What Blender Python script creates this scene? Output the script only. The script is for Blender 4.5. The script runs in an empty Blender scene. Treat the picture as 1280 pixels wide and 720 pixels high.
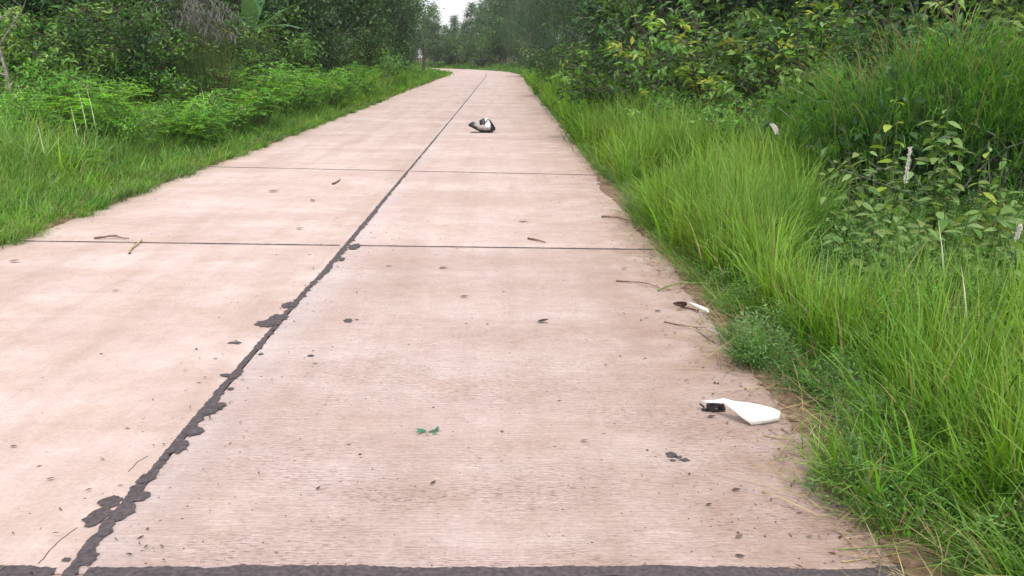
import bpy, math, random
import numpy as np
from mathutils import Vector, Matrix

R = math.radians
random.seed(11)
rng = np.random.default_rng(11)
scene = bpy.context.scene
COL = scene.collection

# ------------------------------------------------------------------ camera
CAM_H = 1.5
FPX = 1108.0                       # focal length in photograph pixels (1280 wide)
PITCH, YAW, ROLL = R(14.8), R(0.52), 0.008
CAMROT = Matrix.Rotation(-YAW, 3, 'Z') @ Matrix.Rotation(R(90) - PITCH, 3, 'X') @ Matrix.Rotation(ROLL, 3, 'Z')
cam_data = bpy.data.cameras.new("camera")
cam_data.sensor_width = 36.0
cam_data.lens = FPX / 1280 * 36.0
cam_data.clip_start, cam_data.clip_end = 0.05, 2000
cam = bpy.data.objects.new("camera", cam_data)
COL.objects.link(cam)
cam.matrix_world = Matrix.Translation((0, 0, CAM_H)) @ CAMROT.to_4x4()
scene.camera = cam

# ------------------------------------------------------------------ light
SUN_EL, SUN_AZ = R(60), R(172)     # high and behind the camera
SKY_STRENGTH, SUN_STRENGTH, EXPOSURE = 0.15, 1.5, 0.86
world = bpy.data.worlds.new("World")
scene.world = world
world.use_nodes = True
wn, wl = world.node_tree.nodes, world.node_tree.links
bg = wn["Background"]
sky = wn.new("ShaderNodeTexSky")
sky.sky_type = 'NISHITA'
sky.sun_disc = False
sky.sun_elevation = SUN_EL
sky.sun_rotation = SUN_AZ
sky.air_density, sky.dust_density, sky.ozone_density = 1.3, 4.0, 1.0
hs = wn.new("ShaderNodeHueSaturation")      # an even grey-white cloud cover
hs.inputs["Saturation"].default_value = 0.22
wl.new(sky.outputs[0], hs.inputs["Color"])
cloud = wn.new("ShaderNodeMix"); cloud.data_type = 'RGBA'; cloud.inputs[0].default_value = 0.55
cloud.inputs[7].default_value = (6.0, 6.1, 6.3, 1)            # continuous thin cloud, the same all round
wl.new(hs.outputs[0], cloud.inputs[6])
wl.new(cloud.outputs[2], bg.inputs[0])
bg.inputs[1].default_value = SKY_STRENGTH
sun_d = bpy.data.lights.new("sun", 'SUN')
sun_d.energy = SUN_STRENGTH
sun_d.angle = R(11)
sun_d.color = (1.0, 0.96, 0.9)
sun = bpy.data.objects.new("sun", sun_d)
COL.objects.link(sun)
sv = Vector((math.sin(SUN_AZ) * math.cos(SUN_EL), math.cos(SUN_AZ) * math.cos(SUN_EL), math.sin(SUN_EL)))
sun.rotation_euler = (-sv).to_track_quat('-Z', 'Y').to_euler()
sun.location = (0, 0, 30)
vs = scene.view_settings
vs.view_transform, vs.look, vs.gamma, vs.use_curve_mapping = 'Standard', 'None', 1.0, False
vs.exposure = EXPOSURE
scene.render.resolution_x, scene.render.resolution_y = 1024, 576
scene.cycles.max_bounces = 6
scene.cycles.transparent_max_bounces = 8
scene.cycles.volume_bounces = 0

HAZE_DENSITY = 0.00045

# ------------------------------------------------------------------ helpers
def ray(px, py):
    return CAMROT @ Vector(((px - 640) / FPX, (360 - py) / FPX, -1.0))

def at(px, py, Y):
    """world point on the sight line of a photograph pixel at forward distance Y"""
    d = ray(px, py)
    return Vector((0, 0, CAM_H)) + d * (Y / d.y)

def gp(px, py, z=0.0):
    """world point where that sight line meets height z"""
    d = ray(px, py)
    return Vector((0, 0, CAM_H)) + d * ((z - CAM_H) / d.z)

def U(a, b, n=None):
    return rng.uniform(a, b, n)

def unit(v):
    return v / np.maximum(np.linalg.norm(v, axis=-1, keepdims=True), 1e-9)

class MB:
    """collects vertices, faces and per-vertex colours; build() links ONE mesh object"""
    def __init__(self):
        self.V, self.F, self.C, self.n = [], [], [], 0
    def add(self, v, f, c):
        v = np.asarray(v, dtype=np.float32).reshape(-1, 3)
        f = np.asarray(f, dtype=np.int32)
        c = np.broadcast_to(np.asarray(c, dtype=np.float32), (len(v), 3))
        self.V.append(v); self.C.append(c); self.F.append(f + self.n)
        self.n += len(v)
    def mesh(self, name, mat, smooth=False):
        me = bpy.data.meshes.new(name)
        V = np.concatenate(self.V); C = np.concatenate(self.C)
        loops = np.concatenate([f.ravel() for f in self.F])
        tot = np.concatenate([np.full(len(f), f.shape[1], dtype=np.int32) for f in self.F])
        start = np.concatenate([[0], np.cumsum(tot)[:-1]]).astype(np.int32)
        me.vertices.add(len(V)); me.vertices.foreach_set("co", V.ravel())
        me.loops.add(len(loops)); me.loops.foreach_set("vertex_index", loops.astype(np.int32))
        me.polygons.add(len(tot)); me.polygons.foreach_set("loop_start", start)
        me.polygons.foreach_set("loop_total", tot)
        me.update(calc_edges=True)
        a = me.color_attributes.new("tint", 'FLOAT_COLOR', 'POINT')
        a.data.foreach_set("color", np.concatenate([C, np.ones((len(C), 1), np.float32)], axis=1).ravel())
        me.polygons.foreach_set("use_smooth", np.full(len(tot), bool(smooth)))
        me.materials.append(mat)
        return me
    def build(self, name, mat, parent=None, smooth=False):
        o = bpy.data.objects.new(name, self.mesh(name, mat, smooth))
        COL.objects.link(o)
        if parent is not None:
            o.parent = parent
        return o

def tag(o, label=None, cat=None, group=None, kind=None):
    if label: o["label"] = label
    if cat: o["category"] = cat
    if group: o["group"] = group
    if kind: o["kind"] = kind
    return o

def empty(name, loc=(0, 0, 0), rz=0.0, scale=1.0):
    o = bpy.data.objects.new(name, None)
    COL.objects.link(o)
    o.location = loc
    o.rotation_euler = (0, 0, rz)
    o.scale = (scale,) * 3 if not hasattr(scale, '__len__') else scale
    o.empty_display_size = 0.2
    return o

def obj(name, me, parent=None):
    o = bpy.data.objects.new(name, me)
    COL.objects.link(o)
    if parent is not None:
        o.parent = parent
    return o

def copy_thing(root, loc, rz, scale, label, cat=None, group=None):
    r = root.copy(); COL.objects.link(r)
    r.location = loc; r.rotation_euler = (0, 0, rz)
    r.scale = (scale,) * 3 if not hasattr(scale, '__len__') else scale
    r["label"] = label
    if cat: r["category"] = cat
    if group: r["group"] = group
    elif "group" in r: del r["group"]
    for ch in list(root.children):
        c = ch.copy(); COL.objects.link(c); c.parent = r
        for g in list(ch.children):
            d = g.copy(); COL.objects.link(d); d.parent = c
    return r

# ------------------------------------------------------------------ materials
def new_mat(name):
    m = bpy.data.materials.new(name)
    m.use_nodes = True
    nt = m.node_tree
    return m, nt.nodes, nt.links, nt.nodes["Principled BSDF"]

def foliage_mat(name, trans=0.35, rough=0.55, spec=0.25):
    m, n, l, p = new_mat(name)
    at_ = n.new("ShaderNodeAttribute"); at_.attribute_name = "tint"
    geo = n.new("ShaderNodeNewGeometry")
    nz = n.new("ShaderNodeTexNoise"); nz.inputs["Scale"].default_value = 14
    l.new(geo.outputs["Position"], nz.inputs["Vector"])
    mr = n.new("ShaderNodeMapRange"); mr.inputs[3].default_value = 0.74; mr.inputs[4].default_value = 1.32
    l.new(nz.outputs[0], mr.inputs[0])
    mul = n.new("ShaderNodeVectorMath"); mul.operation = 'SCALE'
    l.new(at_.outputs["Color"], mul.inputs[0]); l.new(mr.outputs[0], mul.inputs["Scale"])
    l.new(mul.outputs[0], p.inputs["Base Color"])
    p.inputs["Roughness"].default_value = rough
    p.inputs["Specular IOR Level"].default_value = spec
    tr = n.new("ShaderNodeBsdfTranslucent")
    warm = n.new("ShaderNodeMix"); warm.data_type = 'RGBA'; warm.blend_type = 'MULTIPLY'
    warm.inputs[0].default_value = 1.0
    l.new(mul.outputs[0], warm.inputs[6]); warm.inputs[7].default_value = (1.25, 1.15, 0.6, 1)
    l.new(warm.outputs[2], tr.inputs[0])
    mx = n.new("ShaderNodeMixShader"); mx.inputs[0].default_value = trans
    l.new(p.outputs[0], mx.inputs[1]); l.new(tr.outputs[0], mx.inputs[2])
    l.new(mx.outputs[0], n["Material Output"].inputs[0])
    return m

def plain_mat(name, col, rough=0.6, spec=0.4, scale=30, amount=0.2, bump=0.0, metal=0.0, col2=None):
    m, n, l, p = new_mat(name)
    tc = n.new("ShaderNodeTexCoord")
    nz = n.new("ShaderNodeTexNoise"); nz.inputs["Scale"].default_value = scale; nz.inputs["Detail"].default_value = 5
    l.new(tc.outputs["Object"], nz.inputs["Vector"])
    mix = n.new("ShaderNodeMix"); mix.data_type = 'RGBA'
    mr = n.new("ShaderNodeMapRange"); mr.inputs[1].default_value = 0.35; mr.inputs[2].default_value = 0.65
    l.new(nz.outputs[0], mr.inputs[0]); l.new(mr.outputs[0], mix.inputs[0])
    c2 = col2 or tuple(c * (1 - amount) for c in col)
    c1 = col if col2 else tuple(min(1, c * (1 + amount)) for c in col)
    mix.inputs[6].default_value = (*c1, 1); mix.inputs[7].default_value = (*c2, 1)
    l.new(mix.outputs[2], p.inputs["Base Color"])
    p.inputs["Roughness"].default_value = rough
    p.inputs["Specular IOR Level"].default_value = spec
    p.inputs["Metallic"].default_value = metal
    if bump:
        b = n.new("ShaderNodeBump"); b.inputs["Strength"].default_value = bump; b.inputs["Distance"].default_value = 0.01
        l.new(nz.outputs[0], b.inputs["Height"]); l.new(b.outputs[0], p.inputs["Normal"])
    return m

def concrete_mat(name, groove):
    m, n, l, p = new_mat(name)
    geo = n.new("ShaderNodeNewGeometry")
    def mapped(sx, sy, sz):
        v = n.new("ShaderNodeVectorMath"); v.operation = 'MULTIPLY'
        v.inputs[1].default_value = (sx, sy, sz)
        l.new(geo.outputs["Position"], v.inputs[0]); return v.outputs[0]
    def noise(vec, scale, detail=4, rough=0.55):
        t = n.new("ShaderNodeTexNoise"); t.inputs["Scale"].default_value = scale
        t.inputs["Detail"].default_value = detail; t.inputs["Roughness"].default_value = rough
        l.new(vec, t.inputs["Vector"]); return t.outputs[0]
    def rng_(s, a, b, c=0.0, d=1.0, smooth=False):
        r = n.new("ShaderNodeMapRange"); r.inputs[1].default_value = a; r.inputs[2].default_value = b
        r.inputs[3].default_value = c; r.inputs[4].default_value = d
        if smooth: r.interpolation_type = 'SMOOTHSTEP'
        l.new(s, r.inputs[0]); return r.outputs[0]
    def mixc(fac, a, b, mode='MIX'):
        x = n.new("ShaderNodeMix"); x.data_type = 'RGBA'; x.blend_type = mode
        if hasattr(fac, 'is_linked') or hasattr(fac, 'links'): l.new(fac, x.inputs[0])
        else: x.inputs[0].default_value = fac
        for i, s in ((6, a), (7, b)):
            if isinstance(s, tuple): x.inputs[i].default_value = (*s, 1)
            else: l.new(s, x.inputs[i])
        return x.outputs[2]
    def mul(a, b):
        x = n.new("ShaderNodeMath"); x.operation = 'MULTIPLY'
        for i, s in ((0, a), (1, b)):
            if isinstance(s, (int, float)): x.inputs[i].default_value = s
            else: l.new(s, x.inputs[i])
        return x.outputs[0]
    pos1 = mapped(1, 1, 1)
    mott = rng_(noise(mapped(0.55, 1.0, 1), 0.9, 6, 0.66), 0.38, 0.62)
    base = mixc(mott, (0.412, 0.310, 0.284), (0.482, 0.386, 0.364))
    pale = rng_(noise(mapped(0.5, 1.4, 1), 1.1, 7, 0.68), 0.51, 0.70)       # pale patches: laitance, plus sheen painted into the base colour
    base = mixc(mul(pale, 0.58), base, (0.56, 0.475, 0.46))
    tan = rng_(noise(mapped(1, 1, 1), 2.4, 6, 0.7), 0.50, 0.75)
    base = mixc(mul(tan, 0.68), base, (0.385, 0.278, 0.222))
    speck = noise(pos1, 9.0, 9, 0.75)
    base = mixc(1.0, base, mixc(rng_(speck, 0.36, 0.64), (0.90, 0.885, 0.87), (1.05, 1.05, 1.05)), 'MULTIPLY')
    # earth washed over the slab from the right-hand verge
    sx = n.new("ShaderNodeSeparateXYZ"); l.new(geo.outputs["Position"], sx.inputs[0])
    edge = rng_(sx.outputs[0], -0.25, 1.35, 0, 1, True)
    dirt = mul(edge, rng_(noise(pos1, 3.0, 7, 0.7), 0.30, 0.66))
    base = mixc(mul(dirt, 0.85), base, (0.26, 0.165, 0.115))
    edge_l = rng_(sx.outputs[0], -3.45, -4.05, 0, 1, True)
    dirt_l = mul(edge_l, rng_(noise(pos1, 3.6, 7, 0.7), 0.30, 0.66))
    base = mixc(mul(dirt_l, 0.55), base, (0.36, 0.28, 0.18))
    slur = mul(mul(rng_(sx.outputs[0], -1.0, -1.25, 0, 1, True), rng_(sx.outputs[0], -1.30, -1.27)), rng_(noise(mapped(1, .6, 1), 2.0, 5, 0.6), 0.35, 0.6))
    base = mixc(mul(slur, 0.5), base, (0.43, 0.38, 0.40))
    brn = mul(mul(rng_(sx.outputs[0], -1.75, -1.42, 0, 1, True), rng_(sx.outputs[0], -1.30, -1.36)), rng_(noise(mapped(1, .8, 1), 1.6, 5, 0.65), 0.42, 0.66))
    base = mixc(mul(brn, 0.45), base, (0.28, 0.20, 0.16))
    drag = rng_(noise(mapped(3.2, 0.28, 1), 1.0, 5, 0.6), 0.46, 0.72)        # long smears dragged by wheels
    base = mixc(mul(drag, 0.45), base, (0.30, 0.215, 0.18))
    # tamped transverse ridges left by the screed
    gr = noise(mapped(4.5, 66.0, 1), 1.0, 6, 0.68)
    gr2 = noise(mapped(26.0, 150.0, 1), 1.0, 5, 0.68)
    lines = rng_(gr, 0.40, 0.60)
    patch = rng_(noise(mapped(0.7, 1.5, 1), 1.1, 5, 0.65), 0.40, 0.62, 0.08, 1.0)
    worn = rng_(sx.outputs[1], 2.6, 5.2, 1.0, 0.30, True)          # traffic has worn the ridges down farther along the slab
    patch = mul(patch, worn)
    seam_fade = rng_(sx.outputs[0], -1.25, -0.75, 0.25, 1.0, True)  # cement slurry spread smooth beside the joint
    patch = mul(patch, seam_fade)
    dark = mul(mul(rng_(gr2, 0.50, 0.36), patch), 1.0 * groove)
    base = mixc(dark, base, (0.16, 0.105, 0.09))
    dark2 = mul(mul(rng_(gr, 0.44, 0.30), patch), 0.9 * groove)
    base = mixc(dark2, base, (0.235, 0.165, 0.14))
    pit = noise(mapped(45, 120, 1), 1.0, 3, 0.6)
    pits = mul(mul(rng_(pit, 0.34, 0.27), rng_(noise(pos1, 1.7, 4, 0.6), 0.42, 0.62)), 0.30 + 0.7 * groove)
    base = mixc(pits, base, (0.13, 0.085, 0.07))
    fine = noise(pos1, 55.0, 4, 0.7)
    base = mixc(1.0, base, mixc(rng_(fine, 0.3, 0.7), (0.86, 0.85, 0.84), (1.07, 1.07, 1.07)), 'MULTIPLY')
    l.new(base, p.inputs["Base Color"])
    p.inputs["Roughness"].default_value = 0.85
    p.inputs["Specular IOR Level"].default_value = 0.25
    h = n.new("ShaderNodeMath"); h.operation = 'ADD'
    l.new(mul(lines, groove), h.inputs[0]); l.new(mul(fine, 0.35), h.inputs[1])
    b = n.new("ShaderNodeBump"); b.inputs["Strength"].default_value = 0.6; b.inputs["Distance"].default_value = 0.004
    l.new(h.outputs[0], b.inputs["Height"]); l.new(b.outputs[0], p.inputs["Normal"])
    return m

M_GRASS = foliage_mat("grass_blades", 0.42, 0.5, 0.22)
M_LEAF = foliage_mat("leaves", 0.36, 0.42, 0.32)
M_TREE = foliage_mat("tree_leaves", 0.24, 0.45, 0.25)
M_STRAW = foliage_mat("dry_stems", 0.1, 0.8, 0.1)
M_BARK = plain_mat("bark", (0.085, 0.070, 0.055), 0.9, 0.1, 14, 0.35, 0.6)
M_PALEBARK = plain_mat("pale_bark", (0.20, 0.18, 0.16), 0.85, 0.15, 18, 0.3, 0.5)
M_GREENSTEM = plain_mat("green_stem", (0.09, 0.12, 0.04), 0.7, 0.2, 20, 0.3)
M_CON = [concrete_mat("concrete_coarse", 1.35), concrete_mat("concrete_worn", 0.45), concrete_mat("concrete_smooth", 0.12)]
M_TAR = plain_mat("tar", (0.088, 0.070, 0.074), 0.8, 0.25, 60, 0.28, 0.18, col2=(0.045, 0.037, 0.040))
M_SOIL = plain_mat("soil", (0.10, 0.075, 0.045), 0.95, 0.1, 2.2, 0.3, 0.8, col2=(0.045, 0.05, 0.02))
M_DIRT = plain_mat("washed_earth", (0.21, 0.145, 0.10), 0.95, 0.1, 26, 0.3, 0.6, col2=(0.11, 0.07, 0.045))
M_WHITE = plain_mat("white_plastic", (0.84, 0.84, 0.85), 0.32, 0.5, 9, 0.03)
M_BLACK = plain_mat("black_plastic", (0.018, 0.016, 0.017), 0.5, 0.4, 25, 0.3)
M_BROWN = plain_mat("dark_brown_plastic", (0.065, 0.04, 0.037), 0.6, 0.3, 30, 0.35)
M_GREYPL = plain_mat("scuffed_grey_plastic", (0.29, 0.245, 0.245), 0.45, 0.4, 22, 0.25)

# colour families (base colours, linear)
BRIGHT = np.array([(.130, .285, .016), (.105, .255, .016), (.165, .310, .025), (.080, .205, .018), (.150, .265, .02)])
MIDG = np.array([(.085, .240, .024), (.105, .275, .030), (.065, .185, .026), (.125, .295, .032)])
COOLG = np.array([(.125, .245, .070), (.095, .205, .055), (.16, .265, .10), (.075, .175, .040)])
STRAW = np.array([(.36, .29, .16), (.28, .21, .115), (.22, .17, .10), (.30, .26, .12)])
DARKL = np.array([(.032, .088, .022), (.046, .112, .027), (.066, .145, .038), (.024, .064, .018)])
WEEDL = np.array([(.105, .245, .040), (.080, .200, .036), (.135, .28, .05), (.15, .27, .075)])
SHRUBL = np.array([(.120, .245, .045), (.160, .290, .060), (.080, .170, .038), (.21, .31, .085), (.05, .11, .03)])
YELL = np.array([(.24, .36, .04), (.29, .35, .045), (.19, .32, .04)])
HAZYT = np.array([(.085, .160, .065), (.070, .135, .055), (.105, .170, .08)])
CASU = np.array([(.048, .100, .042), (.060, .118, .050), (.036, .08, .038), (.08, .12, .06)])

def pick(pal, n, jit=0.15):
    c = pal[rng.integers(0, len(pal), n)]
    return np.clip(c * U(1 - jit, 1 + jit, (n, 1)) * U(0.93, 1.07, (n, 3)), 0.004, 0.9)

# ------------------------------------------------------------------ vegetation builders
def blades(mb, P, H, W, az, th0, th1, col, seg=4, face=None, floor=None, tip=None):
    """tapering blades that leave the ground at th0 and bend on to th0+th1"""
    n = len(P)
    P = np.asarray(P, float); pos = P.copy()
    dirh = np.stack([np.cos(az), np.sin(az), np.zeros(n)], 1)
    fa = (az + math.pi / 2 + U(-0.9, 0.9, n)) if face is None else face
    side = np.stack([np.cos(fa), np.sin(fa), np.zeros(n)], 1)
    rows = []
    for k in range(seg + 1):
        t = k / seg
        w = W * (0.75 + 0.25 * min(1, t * 4)) * (1 - t ** 2.2) + W * 0.04
        rows.append(pos - side * (w / 2)[:, None]); rows.append(pos + side * (w / 2)[:, None])
        th = th0 + th1 * ((t + 0.5 / seg) ** 1.4)
        pos = pos + (H / seg)[:, None] * (np.sin(th)[:, None] * dirh + np.cos(th)[:, None] * np.array([0, 0, 1.0]))
        if floor is not None:
            pos[:, 2] = np.maximum(pos[:, 2], floor)
    V = np.stack(rows, 1)                               # n, 2(seg+1), 3
    m = 2 * (seg + 1)
    base = (np.arange(n) * m)[:, None, None]
    q = np.array([[2 * k, 2 * k + 1, 2 * k + 3, 2 * k + 2] for k in range(seg)])[None]
    C = np.repeat(col[:, None, :], m, 1).copy()
    if tip is not None:
        C[:, -4:, :] = C[:, -4:, :] * 0.5 + tip * 0.5
    mb.add(V.reshape(-1, 3), (base + q).reshape(-1, 4), C.reshape(-1, 3))

def leaves(mb, P, D, N, L, W, col, fold=0.15, droop=0.12):
    n = len(P)
    D = unit(D); S = unit(np.cross(D, N)); N2 = np.cross(S, D)
    L = np.broadcast_to(L, (n,))[:, None]; W = np.broadcast_to(W, (n,))[:, None]
    a = P; mid = P + D * L * 0.45
    b = mid - S * W / 2 + N2 * W * fold; d = mid + S * W / 2 + N2 * W * fold
    c = P + D * L - N2 * L * droop
    V = np.stack([a, b, c, d], 1).reshape(-1, 3)
    base = (np.arange(n) * 4)[:, None, None]
    f = np.array([[0, 2, 1], [0, 3, 2]])[None]
    mb.add(V, (base + f).reshape(-1, 3), np.repeat(col, 4, 0))

def tube(mb, pts, rad, sides=5, col=(0.1, 0.1, 0.1)):
    pts = np.asarray(pts, float); k = len(pts)
    rad = np.broadcast_to(rad, (k,))
    T = unit(np.gradient(pts, axis=0))
    ref = np.array([0.31, 0.17, 0.93]) if abs(T[0][2]) < 0.8 else np.array([0.93, 0.31, 0.1])
    A = unit(np.cross(T, ref)); B = np.cross(T, A)
    ang = np.linspace(0, 2 * math.pi, sides, endpoint=False)
    V = pts[:, None, :] + rad[:, None, None] * (np.cos(ang)[None, :, None] * A[:, None, :] + np.sin(ang)[None, :, None] * B[:, None, :])
    f = []
    for i in range(k - 1):
        for j in range(sides):
            j2 = (j + 1) % sides
            f.append((i * sides + j, i * sides + j2, (i + 1) * sides + j2, (i + 1) * sides + j))
    mb.add(V.reshape(-1, 3), f, col)

def wiggle(a, b, k=6, amp=0.1, bow=(0, 0, 0)):
    t = np.linspace(0, 1, k)[:, None]
    a = np.asarray(a, float); b = np.asarray(b, float)
    L = np.linalg.norm(b - a)
    off = np.cumsum(rng.normal(0, 1, (k, 3)), 0) * amp * L / k
    off -= off[0] * (1 - t) + off[-1] * t * 0.6
    return a + (b - a) * t + np.asarray(bow) * L * (4 * t * (1 - t)) + off

def shrub_parts(h, r, nst, nleaf, ll, lw, pal, low=0.1, droop=0.3, shoots=5, spread=0.05, top_pal=None, stem_r=0.012):
    """fanning stems, side shoots and leaves; returns (stems MB, foliage MB)"""
    st, fo = MB(), MB()
    segs = []
    for i in range(nst):
        a = U(0, 2 * math.pi); rr = r * math.sqrt(U(0.05, 1)); hh = h * U(0.62, 1.0) * (1 - 0.35 * (rr / r) ** 2)
        p = wiggle((U(-.06, .06), U(-.06, .06), -0.05), (rr * math.cos(a), rr * math.sin(a), hh), 7, 0.25, (0, 0, 0.08))
        tube(st, p, np.linspace(stem_r * h, stem_r * 0.2 * h, 7), 4)
        segs.append((p[2:], 1.2))
        for j in range(shoots):
            k = rng.integers(1, 6); q0 = p[k]
            a2 = a + U(-1.9, 1.9); ln = h * U(0.15, 0.38)
            q1 = q0 + np.array([math.cos(a2) * ln, math.sin(a2) * ln, ln * U(-0.15, 0.7)])
            q1[2] = max(q1[2], low * h)
            q = wiggle(q0, q1, 5, 0.25, (0, 0, 0.08))
            tube(st, q, np.linspace(stem_r * .45 * h, stem_r * 0.12 * h, 5), 3)
            segs.append((q, 1.0))
    w = np.array([np.linalg.norm(s[-1] - s[0]) * f for s, f in segs]); w /= w.sum()
    cnt = rng.multinomial(nleaf, w)
    Ps, Ds, Cs = [], [], []
    for (s, f), c in zip(segs, cnt):
        if c == 0: continue
        t = U(0.08, 1.0, c) ** 0.8 * (len(s) - 1)
        i = np.minimum(t.astype(int), len(s) - 2); fr = (t - i)[:, None]
        P = s[i] * (1 - fr) + s[i + 1] * fr + rng.normal(0, spread, (c, 3))
        ax = unit(s[i + 1] - s[i])
        rnd = unit(rng.normal(0, 1, (c, 3)) * np.array([1, 1, 0.5]))
        Ps.append(P); Ds.append(unit(rnd + 0.5 * ax + np.array([0, 0, -droop])))
        pp = pal if (top_pal is None or rng.random() > 0.3) else top_pal
        Cs.append(pick(pp, 1, 0.2) * np.ones((c, 3)) * U(0.8, 1.2, (c, 1)))
    P = np.concatenate(Ps); D = np.concatenate(Ds); C = np.concatenate(Cs)
    P[:, 2] = np.maximum(P[:, 2], 0.02)
    N = unit(np.array([0, 0, 1.0]) + rng.normal(0, 0.45, (len(P), 3)))
    s = U(0.6, 1.25, len(P))
    leaves(fo, P, D, N, ll * s, lw * s, C)
    return st, fo

def make_shrub(name, label, cat, args, group=None, mat=None, bark=None):
    root = empty(name)
    tag(root, label, cat, group)
    st, fo = shrub_parts(**args)
    st.build("stems", bark or M_BARK, root)
    tag(fo.build("foliage", mat or M_LEAF, root), kind="stuff")
    return root

def tree_parts(h, cr, nclu, nleaf, ll, lw, pal, base=0.25, droop=False, flat=0.9, trunk_r=0.09, lean=0.0, clump=0.42):
    tr, li, fo = MB(), MB(), MB()
    top = np.array([U(-lean, lean), U(-lean, lean), h * 0.9])
    tp = wiggle((0, 0, -0.2), top, 9, 0.12)
    tube(tr, tp, np.linspace(trunk_r, trunk_r * 0.2, 9), 7)
    cen = []
    tries = 0
    while len(cen) < nclu and tries < nclu * 20:
        tries += 1
        z = U(base, 1.0); a = U(0, 2 * math.pi)
        prof = math.sin(math.pi * min(1, max(0.0, ((z - base) / (1 - base)) * 0.86 + 0.13))) ** 0.6
        rr = cr * prof * math.sqrt(U(0.12, 1)) * (0.75 + 0.35 * math.sin(a * 3 + z * 7))
        cen.append((rr * math.cos(a), rr * math.sin(a), z * h))
    cen = np.array(cen)
    Ps, Cs, Ds = [], [], []
    per = nleaf // nclu
    for c in cen:
        zt = max(0.12 * h, c[2] - math.hypot(c[0], c[1]) * (0.35 if droop else 0.7))
        k = min(8, max(1, int(zt / (0.9 * h) * 8)))
        p0 = tp[k]
        b = wiggle(p0, c, 5, 0.2, (0, 0, 0.10))
        tube(li, b, np.linspace(trunk_r * 0.3, trunk_r * 0.06, 5), 4)
        cc = pick(pal, 1, 0.25)
        m = int(per * U(0.6, 1.4))
        if droop:
            ns = max(3, m // 12)
            s0 = c + rng.normal(0, cr * clump * 0.5, (ns, 3)) * np.array([1, 1, 0.7])
            ln = U(0.5, 1.5, ns) * h * 0.13
            t = np.tile(np.linspace(0, 1, 12), (ns, 1))
            dx = rng.normal(0, 0.12, (ns, 1, 3)) * np.array([1, 1, 0])
            P = s0[:, None, :] + t[:, :, None] * ln[:, None, None] * (np.array([0, 0, -1.0]) + dx)
            P = P.reshape(-1, 3) + rng.normal(0, 0.03, (ns * 12, 3))
            D = unit(np.array([0, 0, -1.0]) + rng.normal(0, 0.4, (len(P), 3)))
        else:
            P = c + rng.normal(0, cr * clump * 0.5, (m, 3)) * np.array([1, 1, flat])
            D = unit(rng.normal(0, 1, (m, 3)) * np.array([1, 1, 0.45]) + (P - c) * 0.6 + np.array([0, 0, -0.25]))
        Ps.append(P); Ds.append(D); Cs.append(cc * U(0.75, 1.3, (len(P), 1)))
    P = np.concatenate(Ps); D = np.concatenate(Ds); C = np.concatenate(Cs)
    P[:, 2] = np.maximum(P[:, 2], 0.05)
    N = unit(np.array([0, 0, 1.0]) + rng.normal(0, 0.5, (len(P), 3)))
    s = U(0.6, 1.3, len(P))
    leaves(fo, P, D, N, ll * s, lw * s, C)
    return tr, li, fo

def make_tree(name, label, args, group=None, bark=None):
    root = empty(name)
    tag(root, label, "tree", group)
    tr, li, fo = tree_parts(**args)
    tr.build("trunk", bark or M_BARK, root, smooth=True)
    li.build("branches", bark or M_BARK, root)
    tag(fo.build("crown", M_TREE, root), kind="stuff")
    return root

# ------------------------------------------------------------------ road geometry (plan)
N_L, N_C, N_R = -4.03, -1.285, 1.275        # left edge, middle joint, right edge
S0 = 58.0
ss = np.arange(-4, 140.01, 0.5)
PHI = np.clip(0.00096 * np.maximum(0, ss - S0) ** 2 / 2, 0, 1.25)
PX = np.concatenate([[0], np.cumsum(-np.sin(PHI[:-1]) * 0.5)])
PY = np.concatenate([[0], np.cumsum(np.cos(PHI[:-1]) * 0.5)]) - 4

def path(s, nn):
    s = np.asarray(s, float); nn = np.asarray(nn, float)
    ph = np.interp(s, ss, PHI)
    return np.stack([np.interp(s, ss, PX) + np.cos(ph) * nn, np.interp(s, ss, PY) + np.sin(ph) * nn], -1)

def offset_of(X, Y):
    """signed distance to the path line for arrays of plan points"""
    X = np.asarray(X, float); Y = np.asarray(Y, float)
    d2 = (X[..., None] - PX[::4]) ** 2 + (Y[..., None] - PY[::4]) ** 2
    i = np.argmin(d2, -1) * 4
    return (X - PX[i]) * np.cos(PHI[i]) + (Y - PY[i]) * np.sin(PHI[i])

def rough(x, y):
    return 0.5 * np.sin(x * 1.7 + 0.6 * np.sin(y * 1.1)) * np.cos(y * 1.3) + 0.3 * np.sin(x * 3.9 + y * 2.7) + 0.2 * np.sin(y * 5.3 - x * 2.1)

def gz(X, Y, off=None):
    X = np.asarray(X, float); Y = np.asarray(Y, float)
    if off is None: off = offset_of(X, Y)
    d = np.where(off > 0, off - N_R, N_L - off)          # distance outside the slab
    up = np.clip(d / 3.0, 0, 1)
    return -0.05 + up * (0.10 + 0.05 * rough(X, Y)) + np.clip((d - 2) / 6, 0, 1) * 0.25

gx = np.concatenate([[-200, -150, -110, -80, -60, -45, -35], np.arange(-28, 18.1, 0.5), [22, 28, 35, 45, 60, 80, 110, 150, 200]])
gy = np.concatenate([[-60, -40, -25, -15, -8], np.arange(-4, 40, 0.6), np.arange(40, 130, 1.5), [135, 145, 160, 180, 210, 250]])
GX, GY = np.meshgrid(gx, gy)
GZ = gz(GX, GY)
mb = MB()
ny, nx = GX.shape
idx = np.arange(ny * nx).reshape(ny, nx)
mb.add(np.stack([GX, GY, GZ], -1), np.stack([idx[:-1, :-1], idx[:-1, 1:], idx[1:, 1:], idx[1:, :-1]], -1).reshape(-1, 4), (0.1, 0.08, 0.05))
tag(mb.build("ground", M_SOIL, smooth=True), kind="structure")

# ------------------------------------------------------------------ road: slabs, tar joints, stains
road = tag(empty("road"), kind="structure")

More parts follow.
